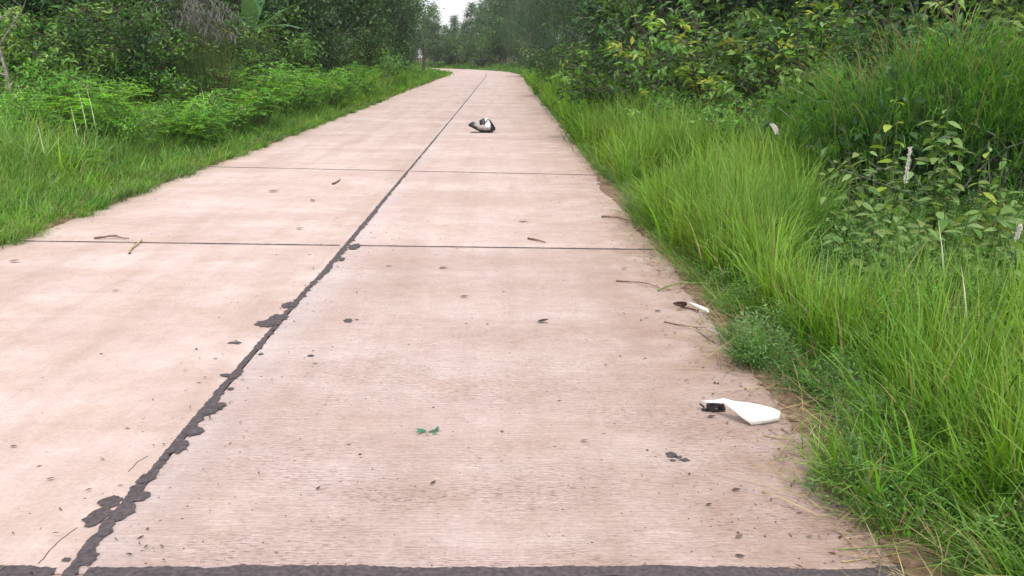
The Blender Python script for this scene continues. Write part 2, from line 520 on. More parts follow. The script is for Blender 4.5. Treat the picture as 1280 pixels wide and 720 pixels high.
# transverse joints as (s at left edge, s at middle, s at right edge); the first are measured, the rest regular
def ypt(px, py): return gp(px, py).y
J = [(-3.0, -2.95, -2.9)]
def joint(pl, pr):
    a, b = gp(*pl), gp(*pr)
    f = lambda x: a.y + (b.y - a.y) * (x - a.x) / (b.x - a.x)
    return (f(N_L), f(N_C), f(N_R))
J.append(joint((0, 715.5), (1000, 717.5)))
J.append(joint((75, 302), (812, 312)))
J.append(joint((285, 209), (750, 219)))
J.append((J[3][0] + 4.9, J[3][1] + 4.9, J[3][2] + 4.8))
while J[-1][1] < 122:
    J.append(tuple(v + 4.85 for v in J[-1]))

def slab(i, lane):
    g = 0.006 if i <= 2 else 0.0
    n0, n1 = (N_L, N_C - g) if lane == 0 else (N_C + g, N_R)
    a, b = J[i], J[i + 1]
    s00, s01 = (a[0], a[1]) if lane == 0 else (a[1], a[2])
    s10, s11 = (b[0], b[1]) if lane == 0 else (b[1], b[2])
    c = [path(s00 + g, n0), path(s01 + g, n1), path(s11 - g, n1), path(s10 - g, n0)]
    c = np.array(c); mid = c.mean(0)
    bev = 0.008 if i <= 2 else 0.0004
    top = c + unit(mid - c) * bev * 1.4
    V = [(*p, 0.0) for p in top] + [(*p, -bev) for p in c] + [(*p, -0.2) for p in c]
    F = [(0, 1, 2, 3)]
    for k in range(4):
        k2 = (k + 1) % 4
        F.append((4 + k, 4 + k2, k2, k)); F.append((8 + k, 8 + k2, 4 + k2, 4 + k))
    m = MB(); m.add(V, F, (0.5, 0.4, 0.38))
    fin = (1 if lane == 0 else 0) if i <= 1 else (2 if i > 2 else (2 if lane == 0 else 1))
    if i == 1 and lane == 0: fin = 2
    m.build("concrete_slab", M_CON[fin], road)
for i in range(len(J) - 1):
    slab(i, 0); slab(i, 1)

def strip(name, cs, left, right, z, mat, parent, dirs):
    """flat strip along points cs with ragged half widths left/right measured along dirs"""
    m = MB(); k = len(cs)
    Lp = cs - dirs * left[:, None]; Rp = cs + dirs * right[:, None]
    V = np.zeros((k, 2, 3)); V[:, 0, :2] = Lp; V[:, 1, :2] = Rp; V[:, :, 2] = z
    i = np.arange(k - 1) * 2
    m.add(V.reshape(-1, 3), np.stack([i, i + 1, i + 3, i + 2], 1), (0.1, 0.1, 0.1))
    return m.build(name, mat, parent)

# middle joint: tar poured along it, spread in tongues over the ridges
s_mid = np.concatenate([np.arange(-2, 8, 0.012), np.arange(8, 22, 0.03), np.arange(22, 70, 0.15)])
def smooth_noise(x, f):
    a = np.interp(x * f, np.arange(-60, 800), rng.uniform(0, 1, 860))
    return a
core = np.interp(s_mid, [2.3, 2.9, 3.3, 3.8, 4.3, 5, 6.2, 8, 12, 20, 60], [.022, .010, .017, .020, .012, .010, .020, .022, .016, .013, .014])
near = s_mid < 10
jag = lambda f, a_, p: a_ * smooth_noise(s_mid, f) ** p
wl_ = core * .44 + jag(30, .010, 2) + jag(90, .008, 1.5) * near
wr_ = core * .54 + jag(9, .016, 2) + jag(30, .022, 2.2) + jag(90, .012, 1.5) * near
trace = ((84, 720), (120, 672), (152, 634), (188, 590), (226, 546), (262, 502), (291, 465), (325, 425), (346, 400), (380, 365), (410, 335), (446, 300), (481, 258), (515, 212), (560, 160), (600, 103))
tp_ = np.array([gp(*q)[:2] for q in trace]); order = np.argsort(tp_[:, 1])
cx_ = np.interp(s_mid, np.concatenate([[-2], tp_[order, 1], [70]]), np.concatenate([[N_C], tp_[order, 0], [N_C]]))
cx_ = np.clip(cx_, N_C - .012, N_C + .012)
cs = path(s_mid, cx_); ph = np.interp(s_mid, ss, PHI)
strip("tar_joint", cs, wl_, wr_, 0.004, M_TAR, road, np.stack([np.cos(ph), np.sin(ph)], 1))
# transverse joints
for i, (a, b, c) in enumerate(J[1:5]):
    xs = np.arange(N_L + (0.0 if i else -0.1), N_R - 0.02, 0.012 if i < 2 else 0.03)
    ys = np.where(xs < N_C, a + (b - a) * (xs - N_L) / (N_C - N_L), b + (c - b) * (xs - N_C) / (N_R - N_C))
    base_w = (0.030, 0.014, 0.013, 0.006, 0.005, 0.004, 0.004, 0.004)[i]
    f = base_w * (0.45 + 1.2 * smooth_noise(xs + i * 9 + 20, 3.0))
    bk = base_w * (0.35 + 0.6 * smooth_noise(xs + i * 5 + 20, 9)) + (0.5 if i == 0 else 1.0) * base_w * rng.uniform(0, 0.5, len(xs))
    if i == 0: bk += 0.014 * smooth_noise(xs + 30, 14) ** 2.5 + 0.014 * smooth_noise(xs + 30, 45) ** 2.5
    # split at the middle joint so the strips do not overlap there
    gp_ = 0.045 if i == 0 else 0.035
    for msk in (xs < N_C - gp_, xs > N_C + gp_):
        strip("tar_joint", np.stack([xs, ys], 1)[msk], f[msk], bk[msk], 0.0032, M_TAR, road, np.tile([0.0, 1.0], (msk.sum(), 1)))

def blot(px, py, rx, ry, z=0.0022, mat=None, name="tar_stain"):
    c = gp(px, py); m = MB(); k = 22
    a = np.linspace(0, 2 * math.pi, k, endpoint=False)
    rr = 0.72 + 0.45 * rng.uniform(0, 1, k)
    V = np.concatenate([[[c.x, c.y, z]], np.stack([c.x + rx * rr * np.cos(a), c.y + ry * rr * np.sin(a), np.full(k, z)], 1)])
    F = [(0, 1 + i, 1 + (i + 1) % k) for i in range(k)]
    m.add(V, F, (0.1, 0.08, 0.08))
    return m.build(name, mat or M_TAR, road)
for q in ((839, 569, .022, .026), (848, 572, .017, .013), (856, 575.5, .024, .015), (841, 576, .012, .01), (435, 401, .028, .04), (446, 400, .012, .012), (294, 429, .04, .022), (326, 443, .014, .02),
          (388, 445, .018, .02), (297, 469, .02, .012), (270, 512, .03, .014)):
    blot(*q)
# thick puddles of tar where it was spilled beside the joint, each a rounded lobe
def lobe(px, py, wpx, hpx, z):
    c = gp(px, py); zc = c.y * .967 + .38
    a_ = gp(px, py - hpx / 2); b_ = gp(px, py + hpx / 2)
    blot(px + 3, py, wpx * 1.12 / FPX * zc / 2, (a_.y - b_.y) / 2, z, M_TAR, "tar_spill")
for i, q in enumerate(((135, 628, 24, 16), (120, 645, 30, 20), (112, 655, 14, 12), (150, 641, 26, 22), (170, 622, 24, 16), (168, 611, 18, 10), (129, 668, 12, 9), (106, 700, 20, 22), (80, 701, 10, 5),
                       (178, 600, 16, 14), (205, 574, 8, 6), (240, 541, 20, 12), (222, 560, 18, 16), (268, 509, 22, 9), (258, 516, 18, 10), (285, 487, 9, 3), (279, 470, 14, 4), (290, 471, 12, 8),
                       (333, 405, 30, 9), (345, 398, 22, 9), (358, 382, 16, 7), (440, 309, 12, 8), (424, 325, 7, 4))):
    lobe(*q, .0046 + i * .00012)
crk = MB()
for seg_ in (((48, 705), (62, 688), (78, 673), (96, 660)), ((160, 590), (172, 577), (184, 570))):
    q = np.concatenate([wiggle(gp(*seg_[i]), gp(*seg_[i + 1]), 6, .12) for i in range(len(seg_) - 1)]); q[:, 2] = .0004
    tube(crk, q, .0016, 4)
crk.build("crack", M_TAR, road)

# earth and rotted litter lying over the slab edges
def dirt_edge(side):
    s = np.concatenate([np.arange(1.0, 14, 0.03), np.arange(14, 70, 0.15)])
    e = N_R if side > 0 else N_L
    if side > 0:
        w = 0.0 + 0.10 * smooth_noise(s, 0.9) ** 1.8 + 0.05 * smooth_noise(s, 7) + 0.03 * rng.uniform(0, 1, len(s))
        w += 0.06 * np.exp(-((s - 9.8) / 0.8) ** 2)
    else:
        w = 0.0 + 0.06 * smooth_noise(s, 0.8) ** 1.5 + 0.04 * smooth_noise(s, 6) + 0.02 * rng.uniform(0, 1, len(s))
    inn = path(s, e - side * w); mid = path(s, np.full(len(s), e + side * 0.01)); out = path(s, np.full(len(s), e + side * 0.5))
    k = len(s); V = np.zeros((k, 3, 3))
    V[:, 0, :2] = inn; V[:, 0, 2] = 0.0018
    V[:, 1, :2] = mid; V[:, 1, 2] = 0.012 + 0.01 * rng.uniform(0, 1, k)
    V[:, 2, :2] = out; V[:, 2, 2] = -0.06
    i = np.arange(k - 1) * 3
    F = np.concatenate([np.stack([i, i + 1, i + 4, i + 3], 1), np.stack([i + 1, i + 2, i + 5, i + 4], 1)])
    if side < 0: F = F[:, ::-1]
    m = MB(); m.add(V.reshape(-1, 3), F, (0.2, 0.14, 0.09))
    tag(m.build("verge_earth", M_DIRT), kind="structure")
dirt_edge(1); dirt_edge(-1)

# ------------------------------------------------------------------ grit and crumbs on the slabs (uncountable)
def grit():
    m = MB()
    n = 3200
    Y = 1.9 + 9.5 * U(0, 1, n) ** 1.7
    X = np.where(U(0, 1, n) < 0.8, N_R - (N_R - N_C) * U(0, 1, n) ** 1.6, U(N_L + .1, N_C, n))
    sz = U(0.0012, 0.0036, n) * np.where(U(0, 1, n) < 0.05, 2.2, 1)
    a = U(0, 6.28, n)
    ex = np.stack([np.cos(a), np.sin(a), np.zeros(n)], 1) * (sz * U(0.8, 2.2, n))[:, None]
    ey = np.stack([-np.sin(a), np.cos(a), np.zeros(n)], 1) * sz[:, None]
    c = np.stack([X, Y, np.full(n, 0.0006)], 1)
    up = np.array([0, 0, 1.0]) * (sz * 0.7)[:, None]
    V = np.stack([c - ex, c - ey, c + ex, c + ey, c + up], 1).reshape(-1, 3)
    b = (np.arange(n) * 5)[:, None, None]
    f = np.array([[0, 1, 4], [1, 2, 4], [2, 3, 4], [3, 0, 4]])[None]
    m.add(V, (b + f).reshape(-1, 3), np.repeat(pick(np.array([(.10, .07, .06), (.16, .11, .09), (.07, .055, .05), (.22, .15, .11)]), n), 5, 0))
    tag(m.build("road_grit", M_STRAW), kind="stuff", label="dark crumbs of earth and leaf litter scattered over the concrete", cat="grit")
grit()

def litter():
    m = MB()
    for side, n, s1 in ((1, 900, 14), (-1, 500, 22), (0, 160, 9)):
        s_ = (1.6 if side >= 0 else 3.0) + (s1 - 1.6) * U(0, 1, n) ** 1.6
        if side == 0: nn = N_C + rng.normal(0, .22, n)
        else: nn = np.where(side > 0, N_R + .06 - np.abs(rng.normal(0, .20, n)), N_L - .04 + np.abs(rng.normal(0, .10, n)))
        P = np.concatenate([path(s_, nn), U(.003, .012, (n, 1))], 1)
        D = np.concatenate([rng.normal(0, 1, (n, 2)), rng.normal(0, .12, (n, 1))], 1)
        leaves(m, P, D, unit(np.array([0, 0, 1.0]) + rng.normal(0, .25, (n, 3))), U(.010, .036, n), U(.004, .012, n), pick(np.array([(.13, .085, .055), (.08, .055, .04), (.20, .14, .09), (.06, .045, .035), (.12, .12, .05)]), n, .3), .12, .1)
    tag(m.build("leaf_litter", M_STRAW), kind="stuff", label="brown rotting leaf scraps gathered along the slab edges and joint", cat="leaf litter")
litter()

# ------------------------------------------------------------------ grass (uncountable)
def in_view(X, Y, margin=1.0):
    zc = 1.5 * 0.255 + Y * 0.967
    return (X < 0.592 * zc + margin + .8) & (X > -0.578 * zc - margin - 2.2) & (Y > 0.8)

def verge_tufts(side, n_tufts, s_rng, off_fn, h_fn, per, r_t, pal, w_fn, th0, th1, seg=4, s_pow=1.0, lean_road=0.0, tip=None, pal2=None, p2=0.0, gap=None, mb=None):
    s = s_rng[0] + (s_rng[1] - s_rng[0]) * U(0, 1, n_tufts) ** s_pow
    off = off_fn(s)
    nn = (N_R + off) if side > 0 else (N_L - off)
    xy = path(s, nn)
    ok = in_view(xy[:, 0], xy[:, 1])
    if gap is not None: ok &= gap(s, off)
    s, off, xy = s[ok], off[ok], xy[ok]
    n = len(s)
    if n == 0: return
    base = pick(pal, n, 0.16)
    if pal2 is not None:
        m2 = U(0, 1, n) < p2; base[m2] = pick(pal2, m2.sum(), 0.16)
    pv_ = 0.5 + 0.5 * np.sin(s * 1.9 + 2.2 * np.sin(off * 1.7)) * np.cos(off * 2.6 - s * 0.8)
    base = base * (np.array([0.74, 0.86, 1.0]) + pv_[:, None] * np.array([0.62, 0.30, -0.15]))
    h = h_fn(s, off)
    cnt = np.maximum(2, (per * U(0.5, 1.5, n)).astype(int))
    k = np.repeat(np.arange(n), cnt); N = len(k)
    rad = np.abs(rng.normal(0, 1, N)) * r_t; a = U(0, 2 * math.pi, N)
    P = np.stack([xy[k, 0] + rad * np.cos(a), xy[k, 1] + rad * np.sin(a), np.zeros(N)], 1)
    ofs = (N_R + off[k]) if side > 0 else (N_L - off[k])
    dx = offset_of(P[:, 0], P[:, 1])
    P[:, 2] = gz(P[:, 0], P[:, 1], dx) - 0.01
    onslab = (dx > N_L) & (dx < N_R)
    P[onslab, 2] = 0.0
    az = a + rng.normal(0, 1.0, N)
    if lean_road:
        m3 = U(0, 1, N) < lean_road
        az[m3] = (math.pi if side > 0 else 0.0) + rng.normal(0, 0.6, m3.sum())
    H = h[k] * U(0.5, 1.12, N)
    W = w_fn(s[k]) * U(0.65, 1.3, N)
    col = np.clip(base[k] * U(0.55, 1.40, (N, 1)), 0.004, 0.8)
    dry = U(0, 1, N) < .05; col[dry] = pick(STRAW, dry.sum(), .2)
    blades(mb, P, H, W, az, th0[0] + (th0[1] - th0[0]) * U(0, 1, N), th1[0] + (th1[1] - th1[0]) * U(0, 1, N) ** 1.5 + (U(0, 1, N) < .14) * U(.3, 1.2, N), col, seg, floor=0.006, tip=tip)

def e_r(s):          # how far the low growth creeps over (-) or stops short of (+) the right slab edge
    return np.interp(s, [1.5, 2.3, 2.55, 2.8, 3.05, 3.3, 3.8, 4.15, 4.5, 5.0, 5.6, 6.4, 7.5, 9, 9.8, 10.6, 13, 60],
                     [.02, .06, .03, -.15, -.07, .10, .12, -.09, -.03, .06, .10, -.02, -.05, .0, .05, .0, -.04, -.04])

def lw(a, b):          # blade width grows a little with distance, where single blades merge to the eye
    return lambda s: a + (b - a) * np.clip((s - 4) / 40, 0, 1)

def patchy(f, thr):    # keeps some areas free of a kind of grass
    return lambda s, off: (0.5 + 0.5 * np.sin(s * f + 1.3 * np.sin(off * 2.1 + s * 0.37)) * np.cos(off * 1.9 + s * 0.23)) > thr

TIP = np.array([0.22, 0.34, 0.08])
# right verge: tall bright grass
g = MB()
h_tall = lambda s, off: (0.50 + 0.50 * np.clip((s - 3) / 6, 0, 1)) * (0.72 + 0.28 * np.clip(off / 0.6, 0, 1)) * (1 + 0.12 * np.clip((s - 14) / 8, 0, 1) - 0.22 * np.clip((s - 40) / 20, 0, 1)) * U(0.75, 1.1, len(s))
verge_tufts(1, 760, (4.2, 16), lambda s: 0.06 + .22 * np.clip((7 - s) / 2, 0, 1) + (0.58 + .30 * np.clip(s - 5, 0, 8)) * U(0, 1, len(s)), h_tall, 32, 0.050, BRIGHT, lw(.0115, .017), (0.02, 0.26), (0.15, 1.6), 4, 1.25, pal2=MIDG, p2=.25, tip=TIP, gap=patchy(1.6, .36), mb=g)
verge_tufts(1, 230, (1.8, 4.8), lambda s: 0.34 + 1.1 * U(0, 1, len(s)), lambda s, o: U(0.42, 0.75, len(s)), 24, 0.040, BRIGHT, lw(.0095, .014), (0.02, 0.24), (0.1, 1.4), 5, 1.0, pal2=MIDG, p2=.30, tip=TIP, gap=patchy(2.9, .33), mb=g)
verge_tufts(1, 1300, (15, 60), lambda s: 0.06 + 3.4 * U(0, 1, len(s)) ** 1.3, h_tall, 26, 0.10, BRIGHT * 1.1, lw(.014, .036), (0.03, 0.25), (0.15, 1.4), 3, 1.2, pal2=MIDG, p2=.3, mb=g)
verge_tufts(1, 190, (1.5, 3.4), lambda s: e_r(s) + .10 + 1.0 * U(0, 1, len(s)), lambda s, o: U(0.30, 0.58, len(s)), 26, 0.05, MIDG, lw(.009, .012), (0.05, 0.5), (0.3, 1.8), 5, 1.0, .15, pal2=BRIGHT, p2=.45, tip=TIP, mb=g)
tag(g.build("tall_grass", M_GRASS), kind="stuff", label="tall bright yellow-green grass crowding the right side of the road", cat="grass")
# right verge: low cooler grass that leans over the slab edge
g = MB()
verge_tufts(1, 800, (1.5, 14), lambda s: e_r(s) + 0.03 * np.sin(s * 9.3) + 0.45 * U(0, 1, len(s)) ** 1.2, lambda s, o: U(0.14, 0.34, len(s)), 22, 0.05, COOLG, lw(.0050, .010), (0.2, 0.8), (0.3, 1.5), 4, 1.3, .55, pal2=MIDG, p2=.35, mb=g)
verge_tufts(1, 700, (1.5, 9), lambda s: 0.3 + 3.2 * U(0, 1, len(s)), lambda s, o: U(0.22, 0.50, len(s)), 26, 0.06, MIDG, lw(.0085, .012), (0.1, 0.6), (0.4, 1.8), 4, 1.1, .2, pal2=COOLG, p2=.35, mb=g)
verge_tufts(1, 320, (14, 60), lambda s: -0.05 + 0.45 * U(0, 1, len(s)), lambda s, o: U(0.2, 0.4, len(s)), 20, 0.09, MIDG, lw(.008, .024), (0.2, 0.8), (0.3, 1.4), 3, 1.2, .5, pal2=BRIGHT, p2=.3, mb=g)
tag(g.build("low_grass", M_GRASS), kind="stuff", label="low grey-green grass leaning over the right edge of the slab", cat="grass")
# left verge
g = MB()
h_left = lambda s, off: (0.24 + 0.46 * np.clip(off / 1.8, 0, 1)) * U(0.75, 1.2, len(s))
verge_tufts(-1, 420, (10, 40), lambda s: 0.9 + 1.9 * U(0, 1, len(s)), lambda s, o: (0.50 + 0.22 * o) * U(.75, 1.2, len(s)), 28, 0.09, BRIGHT * 1.2, lw(.011, .026), (0.03, 0.4), (0.3, 1.8), 4, 1.2, pal2=COOLG * 1.3, p2=.35, tip=TIP, gap=patchy(1.3, .34), mb=g)
verge_tufts(-1, 640, (8.5, 26), lambda s: 1.0 + 3.6 * U(0, 1, len(s)), lambda s, o: (0.55 + 0.17 * np.clip(o - 1.0, 0, 3.5)) * U(.75, 1.15, len(s)), 30, 0.10, MIDG * 1.2, lw(.010, .020), (0.03, 0.4), (0.3, 1.7), 4, 1.2, pal2=BRIGHT, p2=.5, tip=TIP, gap=patchy(.9, .30), mb=g)
verge_tufts(-1, 420, (24, 62), lambda s: 1.6 + 3.0 * U(0, 1, len(s)), lambda s, o: (0.70 + 0.16 * np.clip(o - 1.5, 0, 3)) * U(.75, 1.2, len(s)), 26, 0.16, MIDG, lw(.016, .034), (0.03, 0.4), (0.3, 1.5), 3, 1.2, pal2=BRIGHT, p2=.6, gap=patchy(.7, .30), mb=g)
verge_tufts(-1, 420, (2.8, 6.4), lambda s: 0.02 + 2.2 * U(0, 1, len(s)), h_left, 26, 0.07, MIDG * 1.15, lw(.0075, .016), (0.05, 0.6), (0.4, 1.7), 4, 1.0, .1, pal2=COOLG, p2=.34, tip=TIP, mb=g)
verge_tufts(-1, 2300, (6, 22), lambda s: 0.02 + 3.6 * U(0, 1, len(s)) ** 1.1, h_left, 26, 0.07, MIDG * 1.15, lw(.0075, .016), (0.05, 0.6), (0.4, 1.7), 4, 1.25, .1, pal2=COOLG, p2=.34, tip=TIP, mb=g)
verge_tufts(-1, 1300, (20, 66), lambda s: 0.0 + 4.2 * U(0, 1, len(s)), lambda s, o: (0.28 + 0.42 * np.clip(o / 2.5, 0, 1)) * U(.7, 1.2, len(s)), 22, 0.12, MIDG, lw(.012, .030), (0.05, 0.5), (0.3, 1.5), 3, 1.2, .1, pal2=BRIGHT, p2=.45, mb=g)
verge_tufts(-1, 900, (2.8, 30), lambda s: -0.10 + 0.05 * np.sin(s * 5.1) + 0.38 * U(0, 1, len(s)), lambda s, o: U(0.10, 0.22, len(s)), 24, 0.06, COOLG, lw(.0055, .014), (0.3, 0.9), (0.3, 1.4), 3, 1.3, .5, pal2=MIDG, p2=.5, mb=g)
tag(g.build("left_verge_grass", M_GRASS), kind="stuff", label="arching green grass covering the verge left of the road", cat="grass")
# verges round the far bend
g = MB()
for sd in (1, -1):
    verge_tufts(sd, 1500, (58, 112), lambda s: 0.0 + 7.0 * U(0, 1, len(s)), lambda s, o: (0.25 + 0.35 * np.clip(o / 3, 0, 1)) * U(.7, 1.2, len(s)), 16, 0.22, MIDG, lw(.03, .045), (0.05, 0.5), (0.3, 1.3), 2, 1.0, pal2=COOLG, p2=.3, mb=g)
tag(g.build("far_bend_grass", M_GRASS), kind="stuff", label="pale green grass on the verges where the road bends away", cat="grass")
# dead stems and thatch at both edges
g = MB()
def thatch(side, n, s0, s1, lo, hi):
    s = s0 + (s1 - s0) * U(0, 1, n) ** 1.4
    off = lo + (hi - lo) * U(0, 1, n) ** 1.3 + (e_r(s) if side > 0 else 0)
    xy = path(s, (N_R + off) if side > 0 else (N_L - off))
    P = np.concatenate([xy, np.where(off < 0, 0.008, 0.03)[:, None] + U(0, .03, (n, 1)) * (off > 0)[:, None]], 1)
    blades(g, P, U(0.08, 0.34, n), U(0.0025, 0.0055, n) * (1 + np.clip((s - 6) / 20, 0, 2)), U(0, 6.28, n), U(1.2, 1.5, n), U(-0.1, 0.35, n), pick(STRAW, n, .25), 3, floor=0.006)
thatch(1, 1500, 1.5, 16, -0.12, 0.45); thatch(1, 700, 1.6, 9, -0.20, 0.12)
thatch(-1, 1700, 2.8, 30, -0.07, 0.30)
tag(g.build("dry_thatch", M_STRAW), kind="stuff", label="dry straw stems and thatch along both road edges", cat="thatch")

# ------------------------------------------------------------------ leafy ground cover (uncountable)
def ground_cover(name, label, side, spots, pal, ll, lw_, hmul=1.0):
    m = MB()
    for (s, off, r, h, n) in spots:
        c = path(s, (N_R + off) if side > 0 else (N_L - off))
        a = U(0, 6.28, n); rr = r * np.sqrt(U(0, 1, n))
        hh = h * (1 - (rr / r) ** 2 * 0.75) * np.sqrt(U(0.05, 1, n))
        P = np.stack([c[0] + rr * np.cos(a), c[1] + rr * np.sin(a), 0.02 + hh], 1)
        D = unit(np.stack([np.cos(a), np.sin(a), U(-0.2, 0.7, n)], 1) + rng.normal(0, 0.6, (n, 3)))
        N = unit(np.array([0, 0, 1.0]) + rng.normal(0, 0.4, (n, 3)))
        sc = U(0.6, 1.3, n)
        leaves(m, P, D, N, ll * sc, lw_ * sc, pick(pal, 1, .2) * U(.75, 1.25, (n, 1)))
        ns = max(4, n // 40)                       # bearing stems
        a = U(0, 6.28, ns)
        blades(m, np.stack([c[0] + .3 * r * np.cos(a), c[1] + .3 * r * np.sin(a), np.zeros(ns)], 1), U(.7, 1.2, ns) * max(h, r), np.full(ns, .005), a, U(.1, .7, ns), U(.2, .7, ns), pick(MIDG, ns), 3)
    tag(m.build(name, M_LEAF), kind="stuff", label=label, cat="ground cover")

sp = []
for i in range(230):
    s = 2.0 + 6.5 * random.random() ** 1.1; off = float(e_r(s)) + 0.06 + 3.0 * random.random() ** 1.3
    x, y = path(s, N_R + off)
    if in_view(np.array([x]), np.array([y]), .6)[0]:
        sp.append((s, off, random.uniform(.10, .22), random.uniform(.10, .40) * (0.45 + min(1, off)), random.randint(150, 300)))
for (s, off, r, h, n) in ((2.80, -.06, .15, .13, 520), (2.92, .06, .18, .18, 520), (2.66, .10, .16, .14, 400), (4.18, .02, .18, .20, 520), (4.45, .14, .24, .24, 560), (3.25, .26, .2, .2, 460), (3.75, .3, .22, .22, 480), (2.35, .30, .2, .2, 420), (5.0, .2, .22, .22, 420)):
    sp.append((s, off, r, h, n))
for i in range(120):
    s = 3.6 + 5.2 * random.random(); off = 0.5 + 2.4 * random.random()
    x, y = path(s, N_R + off)
    if in_view(np.array([x]), np.array([y]), .6)[0]:
        sp.append((s, off, random.uniform(.16, .32), random.uniform(.35, .62), random.randint(240, 420)))
ground_cover("creeping_weeds", "small-leaved creeping weeds woven through the grass on the right", 1, sp, np.concatenate([WEEDL, COOLG]), .026, .0085)
sp = [(random.uniform(9, 34), random.uniform(1.4, 4.2), random.uniform(.25, .5), random.uniform(.35, .75), random.randint(160, 260)) for i in range(110)]
ground_cover("leafy_undergrowth", "low leafy undergrowth mixed into the grass on the left bank", -1, sp, np.concatenate([WEEDL, MIDG]), .07, .028)

# ------------------------------------------------------------------ plants one can tell apart
def zg(x, y): return float(gz(np.array([x]), np.array([y]))[0])
def plant_at(px, Y, dy=0):
    x = (px - 630) / FPX * (1.5 * 0.255 + Y * 0.967)
    return (x, Y, zg(x, Y))

# feathery weeds along the left bank
def make_feather(name, label, h, r, nst, pal=MIDG):
    root = empty(name); tag(root, label, "weed")
    st, fo = MB(), MB()
    for i in range(nst):
        a = U(0, 6.28); rr = r * math.sqrt(U(0, 1)) * .8; hh = h * U(.6, 1.0) * (1 - .4 * (rr / r) ** 2)
        p = wiggle((U(-.08, .08), U(-.08, .08), -.03), (rr * math.cos(a), rr * math.sin(a), hh), 7, .15)
        tube(st, p, np.linspace(.007, .003, 7), 3)
        cc = pick(np.concatenate([pal, pal, WEEDL * 1.3, MIDG * 1.3]), 1, .25) * 1.05
        for j in range(9):                          # fronds
            t = U(.45, 1.0) * 6; k = min(5, int(t)); q0 = p[k] + (p[k + 1] - p[k]) * (t - k)
            a2 = U(0, 6.28); ln = U(.16, .30)
            d = np.array([math.cos(a2), math.sin(a2), U(.0, .55)])
            q = np.array([q0 + d * ln * u + np.array([0, 0, -.25 * ln * u * u]) for u in np.linspace(0, 1, 5)])
            m = 22
            u = np.repeat(np.linspace(.1, 1, m // 2), 2) * 4; kk = np.minimum(u.astype(int), 3)
            P = q[kk] + (q[kk + 1] - q[kk]) * (u - kk)[:, None]
            ax = unit(q[kk + 1] - q[kk]); sd = unit(np.cross(ax, [0, 0, 1.0])) * np.where(np.arange(m) % 2, 1, -1)[:, None]
            leaves(fo, P, sd + ax * .5, unit(np.array([0, 0, 1.0]) + rng.normal(0, .25, (m, 3))), .05 * U(.7, 1.2, m), .017, cc * U(.8, 1.25, (m, 1)))
    st.build("stems", M_GREENSTEM, root)
    tag(fo.build("foliage", M_LEAF, root), kind="stuff")
    return root
F_A = make_feather("feathery_weed", "bright feathery weed standing tallest in the grass left of the dry plumes", 1.25, .8, 34, BRIGHT * np.array([1.2, 1.35, 1.2]))
F_B = make_feather("feathery_weed", "broad bright feathery weed in the left bank nearest the frame edge", 1.05, .9, 34, np.concatenate([MIDG * 1.4, BRIGHT * 1.25]))
F_A.location = plant_at(138, 12.6); F_A.scale = (1.12,) * 3
F_B.location = plant_at(62, 12.6)
for (src, px, Y, sc, lab) in (
        (F_B, 232, 13.6, 1.12, "feathery green weed below the dark-leaved shrub on the left"),
        (F_B, 285, 15.5, 1.25, "feathery green weed under the grey seeding grass clump"),
        (F_A, 318, 17.0, 1.50, "tall yellow-green feathery weed right of the grey seeding grass"),
        (F_A, 366, 21.0, 1.45, "feathery weed between the banana plant and the road"),
        (F_B, 412, 25.0, 1.5, "feathery weed at the foot of the dark tree on the left"),
        (F_A, 452, 31.0, 1.4, "feathery weed farthest along the left bank"),
        (F_B, 100, 10.6, .55, "small feathery weed low in the left grass beside white blades"),
        (F_B, 20, 11.6, .8, "feathery weed cut by the left picture edge under the bare sapling")):
    sc *= .82
    copy_thing(src, plant_at(px, Y), random.uniform(0, 6.28), sc, lab)

# shrubs on the left
SH1 = dict(h=2.6, r=1.5, nst=16, nleaf=5200, ll=.105, lw=.045, pal=DARKL, shoots=7, spread=.10, top_pal=SHRUBL)
SH2 = dict(h=2.4, r=1.3, nst=15, nleaf=4800, ll=.12, lw=.055, pal=SHRUBL, shoots=7, spread=.09, top_pal=WEEDL)
SH3 = dict(h=1.5, r=1.0, nst=14, nleaf=3000, ll=.085, lw=.036, pal=WEEDL * 1.3, shoots=6, spread=.07, top_pal=MIDG * 1.2)
A = make_shrub("leafy_shrub", "dark-leaved shrub in the left bank beneath the overhanging trees", "shrub", SH1)
A.location = plant_at(175, 16.5)
B = make_shrub("leafy_shrub", "mid-green shrub hung with vine leaves right of the bare sapling", "shrub", SH2)
B.location = plant_at(85, 16.0)
C = make_shrub("leafy_shrub", "low pale-leaved shrub under the bare sapling on the left", "shrub", SH3)
C.location = plant_at(45, 14.6)
for (src, px, Y, sc, lab) in (
        (A, 130, 17.5, 1.15, "tall dark shrub between the sapling and the grey seeding grass"),
        (A, 225, 19.0, 1.2, "dark shrub directly behind the grey seeding grass"),
        (C, 105, 14.8, .9, "low leafy bush between the two tallest feathery weeds on the left"),
        (C, 200, 16.0, .95, "low leafy bush at the foot of the dark-leaved shrub"),
        (B, 335, 27.0, 1.2, "bluish leafy shrub beside the banana plant on the left"),
        (A, 390, 33.0, 1.1, "dark shrub filling the gap under the left trees past the banana plant"),
        (A, 440, 38.0, 1.1, "dark shrub under the big dark tree left of the road"),
        (C, 470, 41.0, 1.3, "greyish bush at the road side below the big dark tree"),
        (C, 300, 19.5, 1.2, "yellow-green leafy bush behind the tall feathery weed")):
    copy_thing(src, plant_at(px, Y), random.uniform(0, 6.28), sc, lab)

